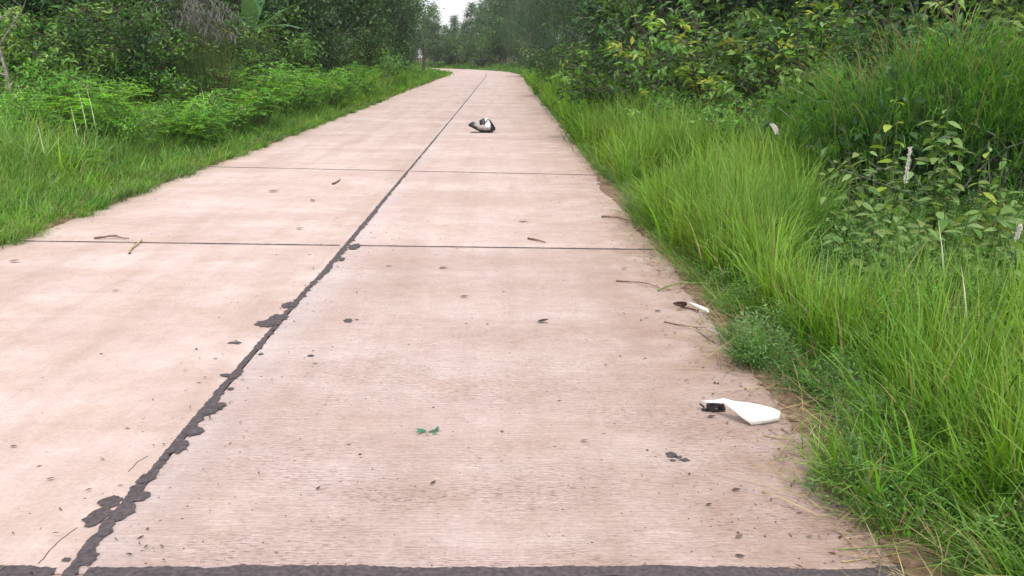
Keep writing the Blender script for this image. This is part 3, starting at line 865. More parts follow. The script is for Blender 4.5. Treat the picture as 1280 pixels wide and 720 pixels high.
for (px, Y, sc, lab) in ((165, 12.4, .62, "leafy green bush right of the tallest feathery weed in the left bank"),
                         (258, 14.4, .70, "leafy green bush in the left bank between two feathery weeds"),
                         (345, 19.5, .80, "leafy green bush in the left bank right of the tall yellow-green weed"),
                         (388, 22.5, .80, "leafy bush beside the road-side grass past the banana plant"),
                         (30, 12.6, .66, "leafy green bush at the left picture edge above the grass"),
                         (430, 27.5, .85, "leafy bush farthest but one along the left bank")):
    copy_thing(C, plant_at(px, Y), random.uniform(0, 6.28), sc, lab)

# shrubs on the right
D_ = make_shrub("leafy_shrub", "large shrub with yellowing leaves right of the road beyond the tall grass", "shrub",
                dict(h=2.5, r=1.35, nst=14, nleaf=2100, ll=.15, lw=.07, pal=SHRUBL, shoots=7, spread=.055, top_pal=np.concatenate([YELL, WEEDL])))
D_.location = plant_at(890, 14.0)
E_ = make_shrub("leafy_shrub", "dark green shrub arching out behind the bright grass on the right", "shrub",
                dict(h=2.4, r=1.4, nst=15, nleaf=2300, ll=.14, lw=.062, pal=DARKL, shoots=7, spread=.06, top_pal=SHRUBL))
E_.location = plant_at(800, 16.5)
for (src, px, Y, sc, rz, lab) in (
        (E_, 960, 14.5, 1.2, 1.0, "dark shrub between the yellowing shrub and the grass mound"),
        (E_, 860, 17.5, 1.5, 2.0, "tall dark shrub rising behind the yellowing shrub"),
        (D_, 985, 12.0, .85, 3.0, "open leafy shrub at the left shoulder of the grass mound"),
        (D_, 1030, 13.0, 1.15, 4.2, "leafy shrub looking over the left end of the grass mound"),
        (E_, 1180, 11.5, 1.2, 5.0, "dark shrub behind the crest of the grass mound"),
        (E_, 1290, 11.5, 1.2, .5, "dark shrub behind the grass mound at the right picture edge"),
        (E_, 745, 24.0, 1.0, 2.6, "low dark shrub at the foot of the drooping trees on the right"),
        (E_, 700, 33.0, 1.0, 3.6, "farthest low shrub under the drooping trees on the right"),
        (C, 930, 11.0, .75, 1.1, "pale bush at the back of the bright tall grass on the right"),
        (C, 845, 13.2, .75, 2.1, "pale bush with toothed outline in front of the dark right shrub")):
    copy_thing(src, plant_at(px, Y), rz, sc, lab)

# grass-covered mound on the right (arching grass over a thicket)
def grass_mound():
    Y0 = 8.3
    cx, cy, cz = plant_at(1165, Y0)
    root = empty("grass_mound", (cx, cy, cz)); tag(root, "big mound of fine drooping dark green grass over a thicket on the right", "plant")
    core, bl, tw = MB(), MB(), MB()
    rx, ry, hh = 1.45, 1.15, 1.62
    n = 15000
    a = U(0, 6.28, n); rr = np.sqrt(U(0, 1, n)) ** .8
    x = rx * rr * np.cos(a); y = ry * rr * np.sin(a)
    prof = np.sqrt(np.maximum(0, 1 - rr ** 2)) ** .75
    z = hh * prof * (0.86 + .16 * np.sin(x * 3.1 + 1) * np.cos(y * 2.7) + .08 * np.sin(x * 8 + 3 * np.sin(y * 4))) * U(.60, 1.0, n) ** .5
    P = np.stack([x, y, z], 1)
    az = np.arctan2(y / ry, x / rx) + rng.normal(0, .8, n)
    patch_ = .5 + .5 * np.sin(x * 4 + 2 * np.sin(y * 3)) * np.cos(y * 5 + x)
    hi = np.clip((z / hh - .45) * 2, 0, 1)
    sel = U(0, 1, n)
    col = np.where((sel < .30 + .45 * patch_)[:, None], pick(MIDG, n, .2), pick(DARKL * 1.3, n, .25))
    col = np.where((U(0, 1, n) < .30 * patch_)[:, None], pick(BRIGHT, n, .2), col)
    keep = (U(0, 1, n) < .25 + .75 * hi) | (patch_ > .75)
    az = az[keep]; P = P[keep]; col = col[keep]; m_ = len(P)
    blades(bl, P, U(.16, .48, m_), U(.005, .010, m_), az, U(.0, 1.1, m_), U(.6, 2.2, m_), col, 3)
    n2 = 380                                         # long loose blades arching out of the mat
    a2 = U(0, 6.28, n2); r2 = np.sqrt(U(0, 1, n2)) * .95
    P2 = np.stack([rx * r2 * np.cos(a2), ry * r2 * np.sin(a2), hh * np.sqrt(1 - r2 ** 2) ** .75 * U(.75, .95, n2)], 1)
    blades(bl, P2, U(.4, .8, n2), U(.006, .010, n2), a2 + rng.normal(0, .6, n2), U(.0, .6, n2), U(.8, 2.3, n2), pick(np.concatenate([MIDG, COOLG, STRAW * .8]), n2), 5)
    tag(bl.build("blades", M_GRASS, root), kind="stuff")
    for i in range(60):                              # bare twigs showing under the skirt
        a_ = U(0, 6.28); q0 = np.array([.55 * rx * math.cos(a_), .55 * ry * math.sin(a_), U(.0, .2)])
        q1 = np.array([1.0 * rx * math.cos(a_ + U(-.6, .6)), 1.0 * ry * math.sin(a_ + U(-.6, .6)), U(.25, 1.1)])
        tube(tw, wiggle(q0, q1, 6, .3, (0, 0, .15)), np.linspace(.008, .003, 6), 3)
    tw.build("twigs", M_PALEBARK, root)
    m = 2600                                        # leaves of the thicket inside
    P = rng.normal(0, 1, (m, 3)) * np.array([rx * .42, ry * .42, .38]) + np.array([0, 0, .55])
    P[:, 2] = np.abs(P[:, 2])
    leaves(core, P, unit(rng.normal(0, 1, (m, 3))), unit(rng.normal(0, .5, (m, 3)) + np.array([0, 0, 1])), .12 * U(.6, 1.2, m), .06, pick(DARKL, m, .2))
    tag(core.build("inner_leaves", M_LEAF, root), kind="stuff")
    return root
GM = grass_mound()
copy_thing(GM, plant_at(1045, 9.6), 2.2, (.72, .72, .80), "smaller grassy hump joining the mound on its left")
copy_thing(GM, plant_at(1320, 8.6), 4.0, .92, "grassy hump continuing the mound past the right picture edge")

# broad-leaved weeds: every leaf is a part
def leaf_mesh(name, L, W, col, mat, k=5, fold=.18, droop=.25, wav=.0):
    m = MB(); V = []; F = []
    for i in range(k + 1):
        t = i / k
        w = W * .5 * (math.sin(math.pi * (t ** .75)) ** .8) + (.002 if i in (0, k) else 0)
        z = -droop * L * t * t
        V += [(t * L, -w, z + fold * w + wav * math.sin(t * 19)), (t * L, 0, z), (t * L, w, z + fold * w - wav * math.sin(t * 17))]
    for i in range(k):
        b = 3 * i
        F += [(b, b + 3, b + 4, b + 1), (b + 1, b + 4, b + 5, b + 2)]
    m.add(V, F, col)
    return m.mesh(name, mat, True)

BROAD = [leaf_mesh("leaf", .105, .050, c, M_LEAF, 4) for c in ((.125, .225, .050), (.095, .19, .042), (.17, .27, .085), (.16, .21, .055))]
def broadleaf(name, label, h, nst, per, size, meshes, loc, spread=.35, pitch=(-.35, .35)):
    if name == "broad_leaved_weed": nst, per, size = int(nst * 1.7), int(per * 1.35), size * 1.2
    root = empty(name, loc, random.uniform(0, 6.28)); tag(root, label, "weed")
    st = MB(); pts = []
    for i in range(nst):
        a = U(0, 6.28); rr = spread * math.sqrt(U(.1, 1)); hh = h * U(.55, 1)
        p = wiggle((U(-.04, .04), U(-.04, .04), -.03), (rr * math.cos(a), rr * math.sin(a), hh), 7, .12)
        tube(st, p, np.linspace(.006, .0025, 7), 4)
        for j in range(per):
            t = (.25 + .75 * (j + .5) / per) * 6; k = min(5, int(t))
            pts.append((p[k] + (p[k + 1] - p[k]) * (t - k), a + j * 2.4 + U(-.4, .4), size * U(.7, 1.25) * (1.1 - .35 * t / 6)))
    st.build("stems", M_GREENSTEM, root)
    for (q, a, sc) in pts:
        o = obj("leaf", random.choice(meshes), root)
        o.location = q
        o.rotation_euler = (random.uniform(-.5, .5), random.uniform(*pitch), a)
        o.scale = (sc,) * 3
    return root
broadleaf("broad_leaved_weed", "tall spindly weed with paired leaves in front of the grass mound", 1.25, 3, 17, 1.0, BROAD, plant_at(1168, 6.3), .14)
broadleaf("broad_leaved_weed", "bushy weed with reddish stems in front of the mound's dark hollow", .95, 8, 9, .95, BROAD, plant_at(1095, 6.4), .38)
broadleaf("broad_leaved_weed", "spreading weed with large oval leaves near the right picture edge", .75, 9, 9, 1.15, BROAD, plant_at(1200, 5.6), .42)
broadleaf("broad_leaved_weed", "low broad-leaved weed behind the white grass plume", .62, 8, 8, 1.0, BROAD, plant_at(1110, 5.4), .36)
broadleaf("broad_leaved_weed", "broad-leaved weed cut by the right picture edge", .66, 8, 8, 1.1, BROAD, plant_at(1270, 5.0), .36)
broadleaf("broad_leaved_weed", "small leafy weed right of the single white nodding flower", .7, 6, 7, .9, BROAD, plant_at(1010, 7.4), .3)
broadleaf("broad_leaved_weed", "leafy weed between the spindly weed and the right picture edge", .95, 7, 8, 1.0, BROAD, plant_at(1245, 6.0), .36)
broadleaf("broad_leaved_weed", "low leafy weed left of the white grass plume above the tall grass", .75, 7, 8, .95, BROAD, plant_at(1060, 6.1), .34)
broadleaf("broad_leaved_weed", "leafy weed directly right of the white grass plume", .66, 7, 8, 1.0, BROAD, plant_at(1165, 5.2), .34)
LIME = [leaf_mesh("leaf", .16, .085, c, M_LEAF, 4) for c in ((.24, .34, .035), (.28, .36, .05), (.20, .31, .03))]
broadleaf("lime_leaved_sprig", "lime-green sprig of large leaves against the dark grass mound", 1.33, 2, 6, .8, LIME, plant_at(1100, 6.9), .10)
broadleaf("lime_leaved_sprig", "small lime-green sprig right of the spindly weed", 1.0, 2, 5, .8, LIME, plant_at(1210, 6.2), .10)
broadleaf("lime_leaved_sprig", "yellow-lime leaves showing over the shrub left of the mound", 2.25, 3, 8, 1.25, LIME, plant_at(1028, 11.6), .16)
broadleaf("lime_leaved_sprig", "yellow-lime broad leaves beside the banana plant on the left", 2.6, 3, 7, 2.2, LIME, plant_at(274, 19.6), .22)

# banana plant at the back on the left
def banana(loc):
    root = empty("banana_plant", loc, .4); tag(root, "banana plant with long blue-green leaves at the top left", "plant")
    st = MB(); tube(st, wiggle((0, 0, -.1), (.05, .1, 1.9), 6, .05), np.linspace(.12, .07, 6), 8)
    st.build("stalk", M_GREENSTEM, root, True)
    me = [leaf_mesh("leaf", 1.7, .42, c, M_LEAF, 9, .12, .32, .012) for c in ((.085, .19, .085), (.11, .21, .11))]
    for i, (a, p) in enumerate(((.2, -.9), (1.3, -.55), (2.4, -1.0), (3.5, -.5), (4.6, -.8), (5.5, -.35), (0.8, -1.2))):
        o = obj("leaf", me[i % 2], root); o.location = (.05, .1, 1.75 + .04 * i); o.rotation_euler = (U(-.3, .3), p, a); o.scale = (U(.8, 1.05),) * 3
    return root
banana(plant_at(318, 23.0))

# grey seeding grass clump on the left
def seed_clump(loc, label, h, n):
    root = empty("seeding_grass", loc); tag(root, label, "grass clump")
    b, pl = MB(), MB()
    az = U(0, 6.28, n)
    P = np.stack([rng.normal(0, .18, n), rng.normal(0, .18, n), np.zeros(n)], 1)
    blades(b, P, U(.6, 1.0, n) * h, np.full(n, .008), az, U(.02, .25, n), U(.1, .5, n), pick(np.concatenate([COOLG * .8, COOLG * .6, STRAW * .5]), n), 4)
    tag(b.build("blades", M_GRASS, root), kind="stuff")
    k = n // 3                                            # drooping grey panicles
    az = U(0, 6.28, k); P = np.stack([rng.normal(0, .34, k), rng.normal(0, .34, k), U(.72, 1.02, k) * h], 1)
    for r in range(4):
        blades(pl, P + rng.normal(0, .04, (k, 3)), U(.2, .42, k), np.full(k, .009), az + U(-.8, .8, k), U(.2, .8, k), U(.8, 1.8, k), pick(np.array([(.145, .13, .135), (.105, .105, .10), (.18, .165, .16)]), k), 3)
    tag(pl.build("seed_heads", M_STRAW, root), kind="stuff")
seed_clump(plant_at(268, 16.6), "clump of tall grass with grey-purple seed heads on the left bank", 2.3, 520)
seed_clump(plant_at(246, 18.2), "taller clump of pale grey seed heads behind the first", 2.7, 300)

# single white plumes, white blades and the nodding flower
def plume(px, py, Y, h, label, lean=.0, thick=.006, name="grass_plume"):
    p = at(px, py, Y); base = np.array([p.x - lean, p.y, zg(p.x - lean, p.y)])
    root = empty(name, base); tag(root, label, "plume")
    st, hd = MB(), MB()
    tip = np.array([p.x, p.y, p.z]) - base
    q = wiggle((0, 0, 0), tip, 7, .04)
    tube(st, q, np.linspace(.003, .002, 7), 3); st.build("stalk", M_GREENSTEM, root)
    n = 420; t = U(0, 1, n)
    ax = unit(q[-1] - q[-3])
    P = q[-1] - ax * (t * h)[:, None] + rng.normal(0, thick * .4, (n, 3))
    leaves(hd, P, unit(ax + rng.normal(0, .45, (n, 3))), unit(rng.normal(0, 1, (n, 3))), .016, .003, pick(np.array([(.74, .73, .70), (.62, .60, .57)]), n, .08))
    tag(hd.build("seed_head", M_STRAW, root), kind="stuff")
plume(1139, 184, 4.9, .20, "white feathery grass plume standing above the broad leaves on the right", .05, .007)
plume(1272, 284, 4.0, .06, "pale grass plume at the right picture edge", .03, .006)
def nodding_flower(px, py, Y):
    p = at(px, py, Y); base = np.array([p.x + .05, p.y, zg(p.x + .05, p.y)])
    root = empty("nodding_flower", base); tag(root, "lone white nodding flower head above the tall grass", "flower")
    st = MB(); tip = np.array([p.x, p.y, p.z]) - base
    q = np.array([[0, 0, 0], tip * .5 + [.02, 0, 0], tip * .85 + [.02, 0, .01], tip + [.02, 0, .022], tip + [0, 0, .02], tip + [-.012, 0, .005]])
    tube(st, q, np.linspace(.003, .002, 6), 4); st.build("stalk", M_GREENSTEM, root)
    for k in range(5):
        o = obj("petal", PETAL, root); o.location = tuple(tip + np.array([-.012, 0, .008])); o.rotation_euler = (U(-.5, .1), .35 + .2 * (k % 3), -.55 + k * .22); o.scale = (U(.8, 1.1),) * 3
PETAL = leaf_mesh("petal", .085, .036, (.88, .88, .86), M_WHITE, 4, .25, .3)
nodding_flower(964, 156, 5.8)
def white_blade(px, py0, py1, Y, label):
    p = at(px, py0, Y); q = at(px + 6, py1, Y); m = MB()
    base = np.array([[q.x, q.y, zg(q.x, q.y)]])
    blades(m, base, np.array([max(.2, p.z - base[0, 2])]), np.array([.016]), np.array([2.6]), np.array([.02]), np.array([.25]), np.array([[.55, .60, .42]]), 6, face=np.array([.2]))
    m.C[0] = np.where((np.arange(14) < (8 if px < 500 else 10))[:, None], np.array([[.09, .20, .05]]), m.C[0]).astype(np.float32)
    tag(m.build("pale_grass_blade", M_GRASS), label, "grass blade")
for a in ((101, 108, 128, 11.2, "pale upright grass blade left of its twin in the left bank"),
          (112, 106, 126, 11.3, "pale upright grass blade right of its twin in the left bank"),
          (90, 124, 146, 10.8, "pale grass blade below the pair of upright blades"),
          (252, 104, 114, 14.6, "short pale grass blade under the grey seeding grass"),
          (48, 150, 168, 9.8, "pale grass blade near the left picture edge"),
          (1190, 272, 330, 3.9, "pale broad blade rising at the right among fine weeds"),
          (1217, 330, 400, 3.4, "pale green blade in the right foreground grass")):
    white_blade(*a)

# bare sapling, top left
def bare_sapling(name, label, loc, h, pts, mat=None):
    mat = mat or M_PALEBARK
    root = empty(name, loc); tag(root, label, "tree")
    tr, br = MB(), MB()
    tp = wiggle((0, 0, -.1), (-.28, 0, h), 9, .08); tube(tr, tp, np.linspace(.035, .012, 9), 6); tr.build("trunk", mat, root, True)
    for (k, dx, dy, dz) in pts:
        q = wiggle(tp[k], tp[k] + np.array([dx, dy, dz]), 6, .12, (0, 0, -.06)); tube(br, q, np.linspace(.015, .004, 6), 4)
        for j in range(3):
            kk = 2 + j; tube(br, wiggle(q[kk], q[kk] + np.array([U(-.3, .3), U(-.2, .2), U(.1, .35)]), 4, .1), np.linspace(.006, .002, 4), 3)
    br.build("branches", mat, root)
bare_sapling("bare_sapling", "bare grey forked sapling against the dark trees at top left", plant_at(36, 14.0), 3.0,
             ((4, .55, 0, .75), (5, -.5, .1, .45), (3, -.6, 0, .35), (6, .4, .1, .5), (5, .35, -.1, .15)))
bare_sapling("bare_sapling", "thin bare twiggy stem over the right end of the grass mound", plant_at(1195, 9.6), 2.3,
             ((5, .3, 0, .5), (6, -.3, .1, .4), (4, -.25, 0, .4)), M_BARK)

# ------------------------------------------------------------------ trees
BT = make_tree("broadleaf_tree", "large dark broadleaf tree leaning toward the road on the left",
               dict(h=7.5, cr=2.7, nclu=120, nleaf=11000, ll=.19, lw=.10, pal=DARKL, base=.10, trunk_r=.13, clump=.26))
BT.location = plant_at(455, 44.0)
BT2 = make_tree("broadleaf_tree", "dark tree with greyish leaves behind the banana plant on the left",
                dict(h=6.5, cr=2.6, nclu=110, nleaf=10500, ll=.17, lw=.085, pal=np.concatenate([DARKL, HAZYT * .8]), base=.08, trunk_r=.11, clump=.26))
BT2.location = plant_at(345, 32.0)
DT = make_tree("drooping_tree", "dark drooping tree nearest the road in the right-hand grove",
               dict(h=8.0, cr=1.8, nclu=80, nleaf=13000, ll=.16, lw=.035, pal=CASU, base=.16, droop=True, trunk_r=.09, clump=.30), bark=M_PALEBARK)
DT.location = plant_at(722, 40.0)
FT = make_tree("slender_tree", "slender hazy tree at the bend standing left of the sky gap",
               dict(h=8.0, cr=1.7, nclu=64, nleaf=6500, ll=.24, lw=.11, pal=HAZYT, base=.14, trunk_r=.09, clump=.36), bark=M_PALEBARK)
FT.location = plant_at(541, 98.0); FT.scale = (.78,) * 3

def place(src, px, Y, sc, lab, group=None):
    copy_thing(src, plant_at(px, Y), random.uniform(0, 6.28), sc, lab, None, group)
# the right-hand grove of drooping trees
for (px, Y, sc, lab) in ((690, 50, 1.05, "drooping tree with pale trunk left of the dark drooping tree"),
                         (660, 60, 1.0, "slim drooping tree left end of the right-hand grove"),
                         (765, 34, 1.0, "drooping tree between the grove and the leafy right shrubs"),
                         (672, 70, 1.05, "drooping tree by the bend where the grass ends on the right")):
    place(DT, px, Y, sc, lab)
for (px, Y, sc) in ((745, 46, 1.1), (706, 62, 1.1), (790, 42, 1.1), (672, 76, 1.1), (735, 66, 1.15), (650, 88, 1.1), (700, 84, 1.2), (770, 58, 1.15), (815, 36, 1.1), (682, 96, 1.2)):
    place(DT, px, Y, sc, "drooping tree deep inside the shaded right-hand grove", "drooping trees deep in the right grove")
# trees across the bend
for (px, Y, sc, lab) in ((566, 112, .68, "lowest hazy tree directly under the sky gap"),
                         (588, 108, .84, "slender hazy tree at the bend standing right of the sky gap"),
                         (611, 102, .98, "hazy tree at the bend second right of the sky gap"),
                         (514, 116, 1.1, "hazy tree at the bend beside the big dark left tree"),
                         (628, 94, 1.15, "tall hazy tree at the bend meeting the drooping grove")):
    place(FT, px, Y, sc, lab)
for (px, Y, sc) in ((530, 122, .74), (555, 126, .6), (578, 124, .62), (600, 120, .9), (622, 116, 1.1), (645, 110, 1.15), (505, 106, 1.05), (490, 86, 1.05), (668, 118, 1.2)):
    place(FT, px, Y, sc, "hazy tree in the thin wood closing the far end of the road", "hazy trees closing the far end of the road")
for (px, Y, sc) in ((512, 112, .8), (538, 116, .62), (560, 136, .55), (584, 134, .6), (476, 124, 1.1), (604, 138, .8), (630, 132, .95), (452, 110, 1.0), (432, 92, 1.0)):
    place(BT, px, Y, sc, "leafy tree low in the wood behind the far bend", "leafy trees low in the wood behind the far bend")
# bushes below them
for (px, Y, sc, lab) in ((600, 92, 1.7, "dark rounded bush at the outside of the bend"), (560, 98, 1.4, "brownish bush under the sky gap at the bend"),
                         (655, 86, 1.5, "dark bush at the right of the far bend"), (575, 100, 1.5, "grey-green bush behind the bend"), (546, 106, 1.3, "small bush near the lone trunk at the bend"),
                         (618, 96, 1.6, "bush between the bend and the drooping grove")):
    copy_thing(A, plant_at(px, Y), random.uniform(0, 6.28), sc, lab)
# small dark tree trunk by the bend
tm = MB(); tube(tm, wiggle((0, 0, -.1), (.1, 0, 1.75), 7, .06), np.linspace(.15, .10, 7), 7)
stub = empty("dead_stump", plant_at(527, 62)); tag(stub, "lone dark dead trunk with a stub branch beside the far bend", "stump")
tm.build("trunk", M_BARK, stub, True)
tm = MB(); tube(tm, wiggle((.08, 0, 1.5), (.62, 0, 1.85), 4, .1), np.linspace(.07, .03, 4), 5); tm.build("branch", M_BARK, stub)

# left rows
for (src, px, Y, sc, lab) in ((BT, 395, 38, 1.0, "dark tree between the banana plant and the big leaning tree"),
                              (BT2, 490, 56, 1.0, "farthest dark tree on the left before the hazy wood"),
                              (BT2, 245, 24, .95, "shady tree behind the grey seeding grass"),
                              (BT, 130, 20.5, .9, "dark tree behind the tall shrubs on the left"),
                              (BT, 10, 18.5, .95, "darkest tree behind the bare sapling")):
    place(src, px, Y, sc, lab)
for (src, px, Y, sc) in ((BT2, 70, 21, 1), (BT, 190, 24, 1), (BT2, 300, 31, 1.1), (BT, 340, 40, 1.1), (BT2, 420, 50, 1.1), (BT, 455, 60, 1.1), (BT2, 370, 50, 1.2), (BT, 260, 33, 1.2),
                         (BT2, 150, 28, 1.2), (BT, 40, 26, 1.2), (BT, 100, 33, 1.3), (BT2, 220, 42, 1.3), (BT2, -60, 20, 1.1), (BT, 300, 50, 1.4), (BT, 480, 74, 1.2), (BT2, -30, 30, 1.3), (BT2, 430, 72, 1.3)):
    place(src, px, Y, sc, "dark tree in the dense wood behind the left bank", "trees in the dense wood behind the left bank")
# right rows
for (src, px, Y, sc, lab) in ((BT2, 830, 22, .95, "dark tree rising above the arching shrub on the right"),
                              (BT, 930, 19, .95, "dark tree behind the yellowing shrub on the right"),
                              (BT2, 1060, 16.5, .9, "shady tree over the left end of the grass mound"),
                              (BT, 1190, 15, .9, "dark tree behind the middle of the grass mound"),
                              (BT2, 1300, 14, .9, "dark tree at the top right corner")):
    place(src, px, Y, sc, lab)
for (src, px, Y, sc) in ((BT, 790, 28, 1), (BT2, 880, 26, 1.1), (BT, 1000, 22, 1.1), (BT2, 1120, 20, 1.1), (BT, 1260, 19, 1.1), (BT2, 960, 30, 1.3), (BT, 1080, 28, 1.3), (BT2, 1200, 26, 1.3), (BT, 850, 36, 1.3), (BT2, 1330, 24, 1.3), (BT2, 1390, 15, 1.0)):
    place(src, px, Y, sc, "dark tree in the dense wood behind the right shrubs", "trees in the dense wood behind the right shrubs")

# ------------------------------------------------------------------ broken white panels and other debris
def patch(name, rows, mat, parent, thick=.003, sub=2, origin=(0, 0, 0)):
    """surface through rows of points (rows x columns), given thickness"""
    rows = np.array(rows, float) - np.array(origin)
    nr, nc = rows.shape[:2]
    me = bpy.data.meshes.new(name)
    F = [(i * nc + j, i * nc + j + 1, (i + 1) * nc + j + 1, (i + 1) * nc + j) for i in range(nr - 1) for j in range(nc - 1)]
    me.from_pydata([tuple(v) for v in rows.reshape(-1, 3)], [], F)
    me.polygons.foreach_set("use_smooth", np.ones(len(F), dtype=bool))
    me.materials.append(mat)
    o = obj(name, me, parent)
    so = o.modifiers.new("solid", 'SOLIDIFY'); so.thickness = thick; so.offset = -1
    if sub:
        s_ = o.modifiers.new("sub", 'SUBSURF'); s_.levels = s_.render_levels = sub; s_.boundary_smooth = 'PRESERVE_CORNERS'
    return o

def W(px, py, z): return list(gp(px, py, z))

# larger panel
org = gp(925, 520)
pan = empty("broken_fairing", org); tag(pan, "larger white curved plastic panel with torn black bracket on the right of the road", "debris")
top = [W(875, 500.5, .045), W(888, 500.8, .060), W(904, 501.2, .072), W(918, 502.2, .080), W(934, 503.6, .082), W(950, 506.5, .072), (W(963, 509.8, .058)), W(972, 513.5, .042)]
bot = [W(878, 504.2, .036), W(889, 503.4, .054), W(905, 504.6, .064), W(917, 513.0, .052), W(927, 522.0, .030), W(939.4, 530.8, .006), W(958, 528.6, .008), W(972.6, 526.0, .008)]
rows = []
for v, bul in ((0, 0), (.33, .012), (.66, .012), (1, 0)):
    rows.append([[a + (b - a) * v for a, b in zip(t_, b_)] for t_, b_ in zip(top, bot)])
    for j in range(2, 8): rows[-1][j][2] += bul
end = W(975.5, 519.5, .024)
for i, v in enumerate((0, .33, .66, 1)):
    rows[i].append([end[0] + (rows[i][-1][0] - end[0]) * .35, rows[i][-1][1] * .5 + end[1] * .5, rows[i][-1][2] * .8 + .2 * end[2]])
patch("shell", rows, M_WHITE, pan, .0035, 0, org)
def block(mbx, c, sx, sy, sz, rz=0.0, tx=0.0):
    v = np.array([(x, y, z) for z in (-1, 1) for x, y in ((-1, -1), (1, -1), (1, 1), (-1, 1))], float) * np.array([sx, sy, sz]) / 2
    v[4:, :2] *= .82
    rot = np.array(Matrix.Rotation(rz, 3, 'Z') @ Matrix.Rotation(tx, 3, 'Y'))
    v = v @ rot.T + np.asarray(c)
    mbx.add(v, [(0, 3, 2, 1), (4, 5, 6, 7), (0, 1, 5, 4), (1, 2, 6, 5), (2, 3, 7, 6), (3, 0, 4, 7)], (.02, .02, .02))
bm_ = MB()
ctr = np.array(gp(893, 509, .018)) - np.array(org) - np.array([0, 0, .018])
for (dx, dy, dz, sx_, sy_, sz_, rz_, tx_) in ((.012, .006, .026, .050, .020, .022, .1, .1), (.030, .002, .020, .022, .03, .034, .4, -.3), (-.012, .0, .014, .032, .022, .018, -.3, .35), (-.034, -.004, .009, .020, .014, .012, .6, -.2),
                                              (.004, -.010, .007, .036, .012, .010, .05, .1), (-.022, .014, .022, .018, .016, .020, .9, .5), (-.048, .004, .006, .012, .010, .008, .2, .4)):
    block(bm_, ctr + [dx, dy, dz], sx_, sy_, sz_, rz_, tx_)
tube(bm_, wiggle(ctr + [-.055, -.006, .004], ctr + [.045, -.014, .008], 8, .25), np.linspace(.0025, .004, 8), 5)
tube(bm_, wiggle(ctr + [-.06, .02, .026], ctr + [-.04, .01, .010], 5, .3), .004, 5)
tube(bm_, wiggle(ctr + [-.03, .01, .028], ctr + [.03, .008, .040], 5, .2), .0035, 5)
bm_.build("bracket", M_BLACK, pan)
# smaller panel
org2 = gp(868, 386)
pan2 = empty("broken_fairing", org2); tag(pan2, "smaller curled white plastic panel with brown inner face at the grass edge", "debris")
patch("shell", [[W(858, 377, .058), W(866, 378.8, .058), W(876, 382.0, .048), W(886, 386, .026)],
                [W(864, 378.8, .056), W(869.5, 382.0, .050), W(877, 385.5, .036), W(887, 388.8, .014)],
                [W(868, 380.8, .052), W(872, 385.5, .026), W(877.5, 388.6, .012), W(887.5, 392, .004)]], M_WHITE, pan2, .003, 2, org2)
patch("inner_face", [[W(839.5, 379.0, .004), W(847, 376.6, .034), W(853, 376.2, .046), W(858, 377.2, .056)],
                     [W(842, 380.2, .003), W(848, 379.4, .022), W(854, 379.0, .030), W(859, 378.6, .044)],
                     [W(845, 382.3, .002), W(850, 382.9, .004), W(856, 383.6, .005), W(860, 380.5, .030)]], M_BROWN, pan2, .003, 2, org2)
tm = MB(); tube(tm, np.array([np.array(W(850, 383, .004)), np.array(W(857, 384.4, .005)), np.array(W(865, 386.2, .006)), np.array(W(873, 388.6, .006))]) - np.array(org2), .005, 5)
tm.build("rim", M_BROWN, pan2)

